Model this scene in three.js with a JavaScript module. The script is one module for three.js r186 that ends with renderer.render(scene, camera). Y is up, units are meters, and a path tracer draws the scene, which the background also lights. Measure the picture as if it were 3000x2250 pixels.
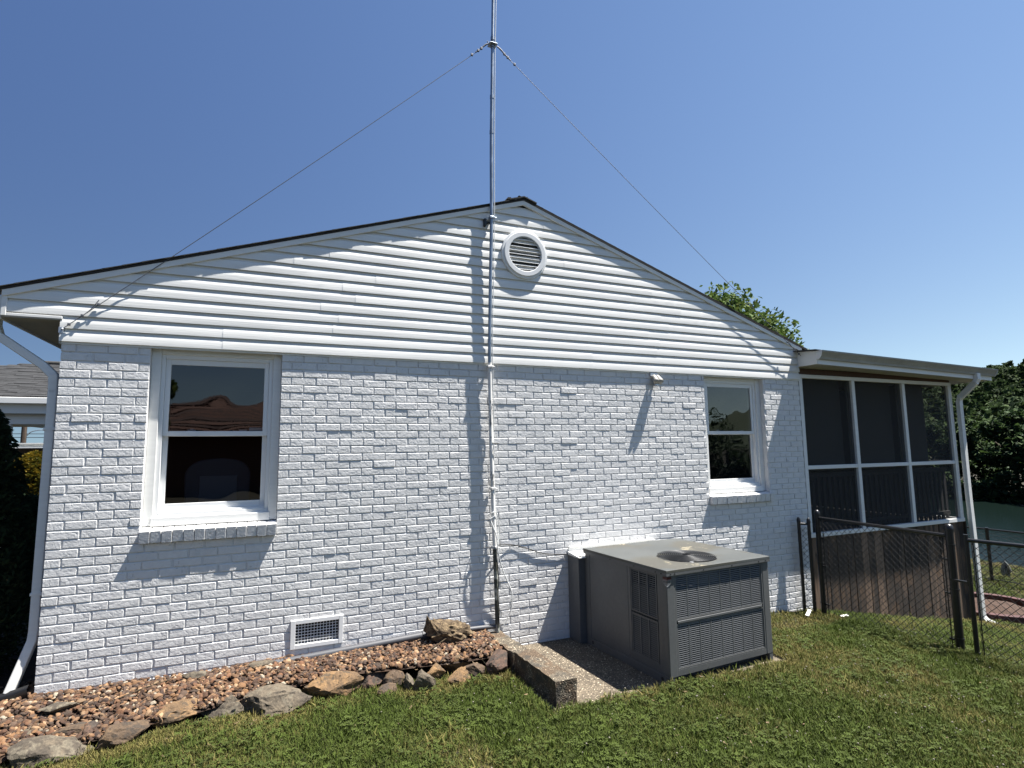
import * as THREE from 'three';
import { mergeGeometries, mergeVertices, toCreasedNormals } from 'three/addons/utils/BufferGeometryUtils.js';
import { RoundedBoxGeometry } from 'three/addons/geometries/RoundedBoxGeometry.js';

// ---------------------------------------------------------------- camera, sky, sun, exposure
const scene = new THREE.Scene();
const camera = new THREE.PerspectiveCamera(68.975, 4 / 3, 0.05, 2000);
camera.position.set(1.4651, 1.8228, 5.2784);
camera.rotation.set(0.11307, -0.41501, -0.01284, 'YXZ');

const renderer = new THREE.WebGLRenderer({ antialias: true });
renderer.toneMapping = THREE.LinearToneMapping;
const EXPOSURE = 3.1;
renderer.toneMappingExposure = EXPOSURE;
renderer.shadowMap.enabled = true;

const SUN = new THREE.Vector3(3.1, 7.2, 1.0).normalize();
const sun = new THREE.DirectionalLight(new THREE.Color(1, 0.96, 0.9), 5);
sun.position.copy(SUN).multiplyScalar(60).add(new THREE.Vector3(4, 0, 0));
sun.target.position.set(4, 0, 0);
sun.castShadow = true;
sun.shadow.mapSize.set(4096, 4096);
Object.assign(sun.shadow.camera, { left: -30, right: 30, top: 30, bottom: -30, near: 1, far: 140 });
scene.add(sun, sun.target);

{ // clear summer sky: deep blue overhead, paling to the horizon and towards the sun's side
  const W = 512, H = 256, data = new Float32Array(W * H * 4);
  const c0 = [-1.998, -1.412, -0.659], c1 = [1.513, 1.219, 0.49], c2 = [0.822, 0.72, 0.535];
  const sa = Math.atan2(SUN.z, SUN.x);
  for (let r = 0; r < H; r++) {
    const up = ((r + 0.5) / H - 0.5) * Math.PI, y = Math.max(0, Math.sin(up));
    for (let c = 0; c < W; c++) {
      const az = ((c + 0.5) / W - 0.5) * 2 * Math.PI, side = Math.cos(az - sa) * Math.cos(up);
      const d = new THREE.Vector3(Math.cos(az) * Math.cos(up), Math.sin(up), Math.sin(az) * Math.cos(up)).dot(SUN);
      const glow = 1 + 0.8 * Math.pow(Math.max(0, d), 40);
      for (let i = 0; i < 3; i++) data[(r * W + c) * 4 + i] = Math.exp(c0[i] + c1[i] * Math.exp(-y / 0.18) + c2[i] * side) * glow / EXPOSURE;
      data[(r * W + c) * 4 + 3] = 1;
    }
  }
  const t = new THREE.DataTexture(data, W, H, THREE.RGBAFormat, THREE.FloatType);
  t.mapping = THREE.EquirectangularReflectionMapping;
  t.magFilter = t.minFilter = THREE.LinearFilter;
  t.wrapS = THREE.RepeatWrapping;
  t.needsUpdate = true;
  scene.background = t;
  scene.environment = t;
}

// ---------------------------------------------------------------- helpers
let seed = 20240611;
const rnd = () => { seed = (seed + 0x6d2b79f5) | 0; let t = Math.imul(seed ^ (seed >>> 15), 1 | seed); t = (t + Math.imul(t ^ (t >>> 7), 61 | t)) ^ t; return ((t ^ (t >>> 14)) >>> 0) / 4294967296; };
const rr = (a, b) => a + (b - a) * rnd();
const clamp = THREE.MathUtils.clamp, lerp = THREE.MathUtils.lerp, sstep = THREE.MathUtils.smoothstep;
const V = (x, y, z) => new THREE.Vector3(x, y, z);
const hash = (x, y, s) => { let h = Math.imul(x | 0, 374761393) ^ Math.imul(y | 0, 668265263) ^ Math.imul(s | 0, 974634777); h = Math.imul(h ^ (h >>> 13), 1274126177); return ((h ^ (h >>> 16)) >>> 0) / 4294967296; };
const mod = (a, n) => ((a % n) + n) % n;
function vnoise(x, y, px, py, s) { // value noise, periodic
  const ix = Math.floor(x), iy = Math.floor(y), fx = x - ix, fy = y - iy, u = fx * fx * (3 - 2 * fx), v = fy * fy * (3 - 2 * fy);
  const x0 = mod(ix, px), x1 = mod(ix + 1, px), y0 = mod(iy, py), y1 = mod(iy + 1, py);
  return lerp(lerp(hash(x0, y0, s), hash(x1, y0, s), u), lerp(hash(x0, y1, s), hash(x1, y1, s), u), v);
}
function fbm(u, v, fx, fy, oct, s, gain = 0.5) { // u, v in 0..1
  let a = 0, w = 1, t = 0;
  for (let i = 0; i < oct; i++) { a += w * vnoise(u * fx, v * fy, fx, fy, s + i * 17); t += w; w *= gain; fx *= 2; fy *= 2; }
  return a / t;
}
function n3(x, y, z, s = 0) { // aperiodic 3-d value noise
  const ix = Math.floor(x), iy = Math.floor(y), iz = Math.floor(z), fx = x - ix, fy = y - iy, fz = z - iz;
  const q = (t) => t * t * (3 - 2 * t), h = (a, b, c) => hash(ix + a, iy + b, (iz + c) * 131 + s);
  const u = q(fx), v = q(fy), w = q(fz);
  return lerp(lerp(lerp(h(0, 0, 0), h(1, 0, 0), u), lerp(h(0, 1, 0), h(1, 1, 0), u), v), lerp(lerp(h(0, 0, 1), h(1, 0, 1), u), lerp(h(0, 1, 1), h(1, 1, 1), u), v), w);
}
function tex(n, metres, fn, srgb = true) { // fn(u, v) -> [r, g, b] in 0..1 (sRGB when srgb)
  const d = new Uint8Array(n * n * 4);
  for (let y = 0; y < n; y++) for (let x = 0; x < n; x++) {
    const c = fn((x + 0.5) / n, (y + 0.5) / n), o = (y * n + x) * 4;
    d[o] = clamp(c[0], 0, 1) * 255; d[o + 1] = clamp(c[1], 0, 1) * 255; d[o + 2] = clamp(c[2], 0, 1) * 255; d[o + 3] = 255;
  }
  const t = new THREE.DataTexture(d, n, n, THREE.RGBAFormat);
  t.wrapS = t.wrapT = THREE.RepeatWrapping; t.magFilter = THREE.LinearFilter; t.minFilter = THREE.LinearMipmapLinearFilter; t.generateMipmaps = true;
  if (srgb) t.colorSpace = THREE.SRGBColorSpace;
  t.repeat.set(1 / metres, 1 / metres);
  t.needsUpdate = true;
  return t;
}
const grey = (f) => (u, v) => { const g = f(u, v); return [g, g, g]; };
const mixc = (a, b, t) => [lerp(a[0], b[0], t), lerp(a[1], b[1], t), lerp(a[2], b[2], t)];
const std = (o) => new THREE.MeshStandardMaterial(o);
const phys = (o) => new THREE.MeshPhysicalMaterial(o);
const lin = (r, g, b) => new THREE.Color().setRGB(r, g, b);

function uvBox(g, ox = 0, oy = 0) { // uv in metres along the dominant axis of each face
  const p = g.attributes.position, n = g.attributes.normal, uv = new Float32Array(p.count * 2), soup = !g.index;
  for (let i = 0; i < p.count; i++) {
    const f = soup ? i - (i % 3) : i, k = soup ? 3 : 1;
    let ax = 0, ay = 0, az = 0;
    for (let q = 0; q < k; q++) { ax += n.getX(f + q); ay += n.getY(f + q); az += n.getZ(f + q); }
    ax = Math.abs(ax); ay = Math.abs(ay); az = Math.abs(az);
    let a, b;
    if (ax >= ay && ax >= az) { a = p.getZ(i); b = p.getY(i); } else if (ay >= az) { a = p.getX(i); b = p.getZ(i); } else { a = p.getX(i); b = p.getY(i); }
    uv[i * 2] = a + ox; uv[i * 2 + 1] = b + oy;
  }
  g.setAttribute('uv', new THREE.BufferAttribute(uv, 2));
  return g;
}
const flat = (g) => { const h = g.index ? g.toNonIndexed() : g; for (const k of Object.keys(h.attributes)) if (!['position', 'normal', 'uv'].includes(k)) h.deleteAttribute(k); return h; };
const join = (list) => mergeGeometries(list.map(flat), false);
// box from min corner to max corner
function bx(x0, y0, z0, x1, y1, z1, r = 0) {
  const w = Math.abs(x1 - x0), h = Math.abs(y1 - y0), d = Math.abs(z1 - z0);
  const g = r > 0 ? new RoundedBoxGeometry(w, h, d, 1, Math.min(r, w * 0.49, h * 0.49, d * 0.49)) : new THREE.BoxGeometry(w, h, d);
  g.translate((x0 + x1) / 2, (y0 + y1) / 2, (z0 + z1) / 2);
  return uvBox(flat(g));
}
function tube(pts, r, seg = 32, rad = 8, closed = false) {
  const g = new THREE.TubeGeometry(new THREE.CatmullRomCurve3(pts.map((p) => (p.isVector3 ? p : V(...p))), closed, 'centripetal'), seg, r, rad, closed);
  return flat(g);
}
function rod(a, b, r, rad = 8, r2 = r) { // straight cylinder from a to b
  const A = V(...a), B = V(...b), d = B.clone().sub(A), L = d.length();
  const g = new THREE.CylinderGeometry(r2, r, L, rad, 1);
  g.translate(0, L / 2, 0).applyQuaternion(new THREE.Quaternion().setFromUnitVectors(V(0, 1, 0), d.normalize())).translate(A.x, A.y, A.z);
  return flat(g);
}
function prism(poly, z0, z1, bevel = 0) { // polygon in x,y extruded along z
  const s = new THREE.Shape(poly.map((p) => new THREE.Vector2(p[0], p[1])));
  const g = new THREE.ExtrudeGeometry(s, { depth: z1 - z0 - 2 * bevel, bevelEnabled: bevel > 0, bevelSize: bevel, bevelThickness: bevel, bevelSegments: 1, bevelOffset: -bevel });
  g.translate(0, 0, z0 + bevel);
  g.computeVertexNormals();
  return uvBox(flat(g));
}
const taken = new Map();
function numbered(name) { const n = taken.get(name) || 0; taken.set(name, n + 1); return n ? name + '_' + String(n).padStart(3, '0') : name; }
function tag(o, label, category, group) { o.userData.label = label; o.userData.category = category; if (group) o.userData.group = group; return o; }
function thing(name, label, category, pos = [0, 0, 0], group) {
  const o = new THREE.Group(); o.name = numbered(name); o.position.set(...pos); tag(o, label, category, group); scene.add(o); return o;
}
function single(name, g, m, label, category, group) { const o = new THREE.Mesh(g, m); o.name = numbered(name); tag(o, label, category, group); scene.add(o); return o; }
function part(name, g, m, parent, label) { const o = new THREE.Mesh(Array.isArray(g) ? join(g) : g, m); o.name = name; parent.add(o); if (label) o.userData.label = label; return o; }
function partGroup(name, parent) { const o = new THREE.Group(); o.name = name; parent.add(o); return o; }
function struct(name, g, m) { const o = new THREE.Mesh(g, m); o.name = name; o.userData.kind = 'structure'; scene.add(o); return o; }
function stuffPart(o) { o.userData.kind = 'stuff'; return o; }

// height of the lawn: level along the house, then falling to the river on the right
const HX = [-400, -30, 0, 4.2, 5.6, 7.8, 8.3, 9.8, 11.4, 15, 18, 20.5, 22, 50, 53, 70, 400], HY = [-0.3, -0.1, -0.08, -0.1, -0.13, -0.27, -0.38, -0.65, -0.9, -1.02, -1.15, -2.9, -3.2, -3.2, -2.2, -1.5, 1.0];
function ground(x, z) {
  let i = 0; while (i < HX.length - 2 && x > HX[i + 1]) i++;
  const t = clamp((x - HX[i]) / (HX[i + 1] - HX[i]), 0, 1);
  let y = lerp(HY[i], HY[i + 1], t);
  if (x > 3.45 && x < 5.9 && z > -0.5 && z < 1.4) y -= 0.1;
  y += (n3(x * 0.9, 0, z * 0.9, 3) - 0.5) * 0.035 + (n3(x * 3.1, 0, z * 3.1, 4) - 0.5) * 0.014;
  return y;
}

// ---------------------------------------------------------------- materials
const brickBump = tex(1024, 0.8, grey((u, v) => {
  const lump = fbm(u, v, 26, 40, 3, 5), fine = fbm(u, v, 110, 150, 3, 9, 0.6), comb = vnoise(u * 240, v * 28, 240, 28, 31);
  const pit = Math.pow(fbm(u, v, 60, 60, 2, 77), 4);
  return 0.25 + 0.5 * lump + 0.28 * (fine - 0.5) + 0.12 * (comb - 0.5) - pit * 0.6;
}), false);
const paintMap = tex(512, 1.7, (u, v) => {
  const a = fbm(u, v, 6, 6, 5, 41), b = fbm(u, v, 60, 60, 2, 43), s = fbm(u, v, 90, 90, 1, 47) > 0.93 ? 0.1 : 0;
  const g = 0.8 + 0.06 * (a - 0.5) + 0.04 * (b - 0.5) - s;
  return [g, g * 0.998, g * 0.992];
});
const M = {};
M.brick = std({ map: paintMap, roughness: 0.62, bumpMap: brickBump, bumpScale: 0.003 });
M.mortar = std({ map: paintMap, roughness: 0.7, bumpMap: brickBump, bumpScale: 0.0035 });
const sidingBump = tex(512, 0.5, grey((u, v) => 0.5 + 0.8 * (fbm(u, v, 4, 96, 3, 51, 0.6) - 0.5)), false);
const sidingMap = tex(512, 2.3, (u, v) => { const a = fbm(u, v, 5, 5, 5, 61), b = fbm(u, v, 3, 120, 2, 63); const g = 0.835 + 0.05 * (a - 0.5) + 0.035 * (b - 0.5); return [g, g, g * 0.985]; });
M.siding = std({ map: sidingMap, roughness: 0.5, bumpMap: sidingBump, bumpScale: 0.0006 });
M.trim = std({ map: sidingMap, roughness: 0.42 });
M.vinyl = std({ color: lin(0.68, 0.685, 0.68), roughness: 0.33 });
M.soffit = std({ map: tex(256, 0.4, (u, v) => { const g = 0.62 + 0.05 * (fbm(u, v, 8, 8, 4, 71) - 0.5); return [g, g * 0.985, g * 0.93]; }), roughness: 0.6 });
M.shingle = std({ map: tex(512, 0.6, (u, v) => { const a = fbm(u, v, 6, 6, 3, 81), b = hash(u * 512, v * 512, 5); const g = 0.2 + 0.12 * (a - 0.5) + 0.2 * (b - 0.5); return [g * 1.02, g, g * 0.97]; }), roughness: 0.95 });
M.greyShingle = std({ map: tex(512, 0.9, (u, v) => { const a = fbm(u, v, 6, 12, 3, 83), b = hash(u * 512, v * 512, 7); const g = 0.16 + 0.1 * (a - 0.5) + 0.12 * (b - 0.5); return [g * 0.99, g, g * 1.01]; }), roughness: 0.95 });
M.gutter = std({ map: tex(512, 1.3, (u, v) => { const g = 0.6 + 0.12 * (fbm(u, v, 4, 14, 5, 76) - 0.5) + 0.05 * (fbm(u, v, 50, 50, 2, 78) - 0.5); return [g, g * 0.995, g * 0.96]; }), roughness: 0.5 });
M.darkEdge = std({ color: lin(0.03, 0.026, 0.023), roughness: 0.9 });
M.glass = phys({ color: lin(0.36, 0.38, 0.4), transmission: 1, thickness: 0, roughness: 0.0, ior: 1.75, metalness: 0, bumpMap: tex(256, 1.1, grey((u, v) => fbm(u, v, 3, 4, 2, 99)), false), bumpScale: 0.0022 });
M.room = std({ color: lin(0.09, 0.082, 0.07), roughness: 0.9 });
M.galv = std({ map: tex(256, 0.5, (u, v) => { const a = fbm(u, v, 6, 6, 4, 91), b = fbm(u, v, 40, 12, 2, 93); const g = 0.6 + 0.2 * (a - 0.5) + 0.14 * (b - 0.5); return [g * 0.95, g, g * 1.05]; }), roughness: 0.38, metalness: 0.75 });
M.whitePipe = std({ map: tex(256, 0.7, (u, v) => { const a = fbm(u, v, 10, 5, 4, 95), c = fbm(u, v, 30, 12, 3, 96); const d = sstep(c, 0.62, 0.75) * 0.35; const g = 0.84 + 0.08 * (a - 0.5) - d; return [g, g * 0.99, g * 0.97]; }), roughness: 0.5 });
M.oldPipe = std({ map: tex(256, 0.5, (u, v) => { const c = fbm(u, v, 12, 6, 4, 97); return mixc([0.22, 0.23, 0.2], [0.62, 0.63, 0.6], sstep(c, 0.45, 0.62)); }), roughness: 0.7 });
M.black = std({ color: lin(0.012, 0.012, 0.013), roughness: 0.45 });
M.blackVinyl = std({ color: lin(0.01, 0.01, 0.011), roughness: 0.35 });
M.mesh = std({ color: lin(0.012, 0.012, 0.013), roughness: 0.85 });
M.cableWhite = std({ color: lin(0.62, 0.63, 0.62), roughness: 0.5 });
M.steel = std({ color: lin(0.4, 0.42, 0.45), roughness: 0.4, metalness: 0.8 });
M.wire = std({ color: lin(0.12, 0.125, 0.14), roughness: 0.55, metalness: 0.6 });
M.rust = std({ color: lin(0.25, 0.09, 0.03), roughness: 0.9 });
const acMap = tex(512, 1.1, (u, v) => { const a = fbm(u, v, 5, 3, 5, 101), b = fbm(u, v, 70, 70, 2, 103); const g = 0.335 + 0.06 * (a - 0.5) + 0.03 * (b - 0.5); return [g * 0.985, g, g * 1.005]; });
M.ac = std({ map: acMap, roughness: 0.45 });
M.acLid = std({ map: tex(1024, 1.3, (u, v) => {
  const a = fbm(u, v, 5, 5, 5, 111), b = fbm(u, v, 90, 90, 2, 113), l = fbm(u, v, 9, 9, 5, 117, 0.6), q = fbm(u, v, 3, 3, 3, 119);
  let c = mixc([0.25, 0.262, 0.26], [0.3, 0.31, 0.305], a + (b - 0.5) * 0.5);
  c = mixc(c, [0.27, 0.25, 0.2], sstep(q, 0.5, 0.7) * 0.5);
  return mixc(c, [0.5, 0.47, 0.39], sstep(l * 0.75 + b * 0.25, 0.63, 0.69) * sstep(q, 0.52, 0.62));
}), roughness: 0.55 });
M.coil = std({ color: lin(0.035, 0.036, 0.038), roughness: 0.7 });
M.ventShade = std({ color: lin(0.035, 0.035, 0.034), roughness: 0.9 });  // near black, painted in for the dark of the gable vent cavity
M.wireDark = std({ color: lin(0.03, 0.031, 0.033), roughness: 0.4 });
const aggr = (dark, light, s) => (u, v) => {
  const a = fbm(u, v, 6, 6, 4, s), p = vnoise(u * 130, v * 130, 130, 130, s + 3), q = vnoise(u * 70, v * 70, 70, 70, s + 5);
  let c = mixc(dark, light, clamp(0.15 + 0.7 * (p * 0.6 + q * 0.4) + 0.5 * (a - 0.5), 0, 1));
  if (p > 0.86) c = mixc(c, [0.86, 0.8, 0.7], 0.8);
  if (q < 0.14) c = mixc(c, [0.2, 0.17, 0.14], 0.6);
  return c;
};
const aggrBump = tex(512, 0.8, grey((u, v) => 0.5 * vnoise(u * 130, v * 130, 130, 130, 203) + 0.5 * fbm(u, v, 30, 30, 4, 205)), false);
M.slab = std({ map: tex(1024, 1.0, aggr([0.22, 0.195, 0.16], [0.46, 0.415, 0.345], 200)), roughness: 0.92, bumpMap: aggrBump, bumpScale: 0.005 });
M.curb = std({ map: tex(1024, 1.0, (u, v) => {
  const c = aggr([0.2, 0.18, 0.155], [0.44, 0.4, 0.33], 220)(u, v), m = sstep(fbm(u, v, 7, 7, 5, 231, 0.6), 0.46, 0.62), k = sstep(fbm(u, v, 9, 9, 4, 233), 0.62, 0.72);
  return mixc(mixc(c, [0.28, 0.2, 0.13], m * 0.45), [0.2, 0.19, 0.17], k * 0.7);
}), roughness: 0.95, bumpMap: aggrBump, bumpScale: 0.008 });
M.blockEnd = std({ map: tex(512, 0.6, aggr([0.1, 0.1, 0.1], [0.24, 0.24, 0.25], 240)), roughness: 0.95, bumpMap: aggrBump, bumpScale: 0.012 });
const rockTex = (base, alt, moss, s) => tex(512, 0.6, (u, v) => {
  const a = fbm(u, v, 5, 5, 6, s, 0.6), b = fbm(u, v, 12, 12, 4, s + 7), f = fbm(u, v, 70, 70, 2, s + 9);
  let c = mixc(base, alt, sstep(a, 0.38, 0.62));
  c = mixc(c, moss, sstep(b, 0.56, 0.68) * 0.75);
  const k = 0.72 + 0.36 * f; return [c[0] * k, c[1] * k, c[2] * k];
});
const rockBump = tex(512, 0.5, grey((u, v) => 0.6 * fbm(u, v, 10, 10, 5, 301, 0.6) + 0.4 * fbm(u, v, 50, 50, 3, 303)), false);
const rockMats = [[[0.4, 0.32, 0.23], [0.31, 0.25, 0.19], [0.23, 0.2, 0.17], 310], [[0.38, 0.34, 0.28], [0.28, 0.25, 0.21], [0.42, 0.39, 0.33], 320], [[0.5, 0.39, 0.26], [0.38, 0.3, 0.21], [0.27, 0.23, 0.18], 330], [[0.3, 0.23, 0.19], [0.36, 0.28, 0.22], [0.21, 0.19, 0.17], 340]]
  .map(([a, b, c, s]) => std({ map: rockTex(a, b, c, s), roughness: 0.92, bumpMap: rockBump, bumpScale: 0.009 }));
M.driftwood = std({ map: tex(512, 0.4, (u, v) => { const a = fbm(u, v, 8, 20, 5, 351, 0.65), b = fbm(u, v, 40, 60, 2, 353); return mixc([0.16, 0.12, 0.08], [0.52, 0.45, 0.34], clamp(a * 1.5 - 0.3 + (b - 0.5) * 0.5, 0, 1)); }), roughness: 0.95, bumpMap: rockBump, bumpScale: 0.014 });
const boardTex = (tone, s) => tex(512, 1.0, (u, v) => {
  const g = fbm(u, v, 60, 3, 4, s, 0.6), w = fbm(u, v, 12, 2, 4, s + 3), k = fbm(u, v, 5, 4, 5, s + 5, 0.6), f = fbm(u, v, 150, 10, 2, s + 11);
  let c = mixc([tone * 0.62, tone * 0.5, tone * 0.4], [tone * 1.2, tone * 0.98, tone * 0.8], clamp(0.5 + 1.3 * (g - 0.5) + 0.9 * (w - 0.5) + 0.5 * (f - 0.5), 0, 1));
  c = mixc(c, [0.43, 0.32, 0.22], sstep(k, 0.58, 0.74) * 0.5);
  return mixc(c, [0.1, 0.085, 0.075], sstep(fbm(u, v, 7, 3, 4, s + 9), 0.55, 0.72) * 0.6);
});
M.boards = [0.27, 0.37, 0.22, 0.43].map((t, i) => std({ map: boardTex(t, 360 + i * 20), roughness: 0.9, bumpMap: tex(256, 0.5, grey((u, v) => fbm(u, v, 60, 4, 3, 365 + i)), false), bumpScale: 0.002 }));
M.paintedWood = std({ map: sidingMap, roughness: 0.5 });
M.brownTrim = std({ color: lin(0.06, 0.028, 0.016), roughness: 0.7 });
M.screen = std({ color: lin(0.014, 0.014, 0.014), roughness: 0.9, transparent: true, opacity: 0.66, side: THREE.DoubleSide });
M.blind = std({ color: lin(0.15, 0.142, 0.125), roughness: 0.9 });
M.picket = std({ color: lin(0.075, 0.07, 0.068), roughness: 0.8 });
M.deck = std({ color: lin(0.1, 0.08, 0.06), roughness: 0.8 });
M.greyPipe = std({ color: lin(0.055, 0.057, 0.064), roughness: 0.55 });
M.redPlastic = std({ map: tex(256, 0.5, (u, v) => { const a = fbm(u, v, 8, 8, 4, 401); return mixc([0.2, 0.085, 0.075], [0.31, 0.16, 0.14], a); }), roughness: 0.7 });
M.mulch = std({ map: tex(256, 0.3, (u, v) => { const a = fbm(u, v, 20, 20, 4, 411); return mixc([0.13, 0.09, 0.07], [0.36, 0.27, 0.21], a); }), roughness: 1, bumpMap: rockBump, bumpScale: 0.02 });
M.water = phys({ color: lin(0.002, 0.006, 0.0046), specularIntensity: 0.2, roughness: 0.25, bumpMap: tex(512, 6, grey((u, v) => fbm(u, v, 12, 30, 4, 421)), false), bumpScale: 0.006 });
M.soil = std({ map: tex(1024, 2.2, (u, v) => {
  const a = fbm(u, v, 5, 5, 5, 431), b = fbm(u, v, 60, 60, 3, 433, 0.7), c = fbm(u, v, 120, 120, 1, 435);
  let k = mixc([0.13, 0.125, 0.06], [0.21, 0.18, 0.1], clamp(a * 1.2 - 0.1, 0, 1));
  k = mixc(k, [0.08, 0.075, 0.04], sstep(b, 0.45, 0.65));
  return mixc(k, [0.36, 0.31, 0.19], sstep(c, 0.78, 0.9) * 0.7);
}), roughness: 1, bumpMap: rockBump, bumpScale: 0.02 });
M.dirt = std({ map: tex(512, 1.0, (u, v) => { const a = fbm(u, v, 10, 10, 5, 441); return mixc([0.1, 0.07, 0.045], [0.26, 0.18, 0.115], a); }), roughness: 1, bumpMap: rockBump, bumpScale: 0.02 });
M.debris = std({ color: lin(0.8, 0.79, 0.75), roughness: 0.6 });
M.bark = std({ map: tex(256, 0.5, (u, v) => { const a = fbm(u, v, 24, 5, 4, 451); return mixc([0.15, 0.12, 0.1], [0.38, 0.32, 0.27], a); }), roughness: 1, bumpMap: rockBump, bumpScale: 0.02 });
const leafMat = (r, g, b) => phys({ color: lin(r, g, b), roughness: 0.75, transmission: 0.22, thickness: 0, side: THREE.DoubleSide });

// ---------------------------------------------------------------- lawn, river and far ground
{
  const lines = (list) => { const o = []; for (const [a, b, n] of list) for (let i = 0; i < n; i++) o.push(a + (b - a) * i / n); o.push(list[list.length - 1][1]); return o; };
  const xs = lines([[-400, -30, 8], [-30, -2, 14], [-2, 13, 110], [13, 23, 30], [23, 48, 5], [48, 60, 12], [60, 400, 10]]), zs = lines([[-400, -30, 10], [-30, -1, 22], [-1, 6.5, 60], [6.5, 40, 16], [40, 300, 6]]);
  const p = [], uv = [], idx = [];
  for (const z of zs) for (const x of xs) { p.push(x, ground(x, z), z); uv.push(x, z); }
  for (let j = 0; j < zs.length - 1; j++) for (let i = 0; i < xs.length - 1; i++) { const a = j * xs.length + i, b = a + 1, c = a + xs.length, d = c + 1; idx.push(a, c, b, b, c, d); }
  const g = new THREE.BufferGeometry();
  g.setAttribute('position', new THREE.Float32BufferAttribute(p, 3)); g.setAttribute('uv', new THREE.Float32BufferAttribute(uv, 2)); g.setIndex(idx); g.computeVertexNormals();
  struct('lawn', g, M.soil);
  const w = new THREE.PlaneGeometry(38, 500); w.rotateX(-Math.PI / 2); w.translate(37, -2.55, -60);
  struct('river', uvBox(flat(w)), M.water);
}

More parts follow.
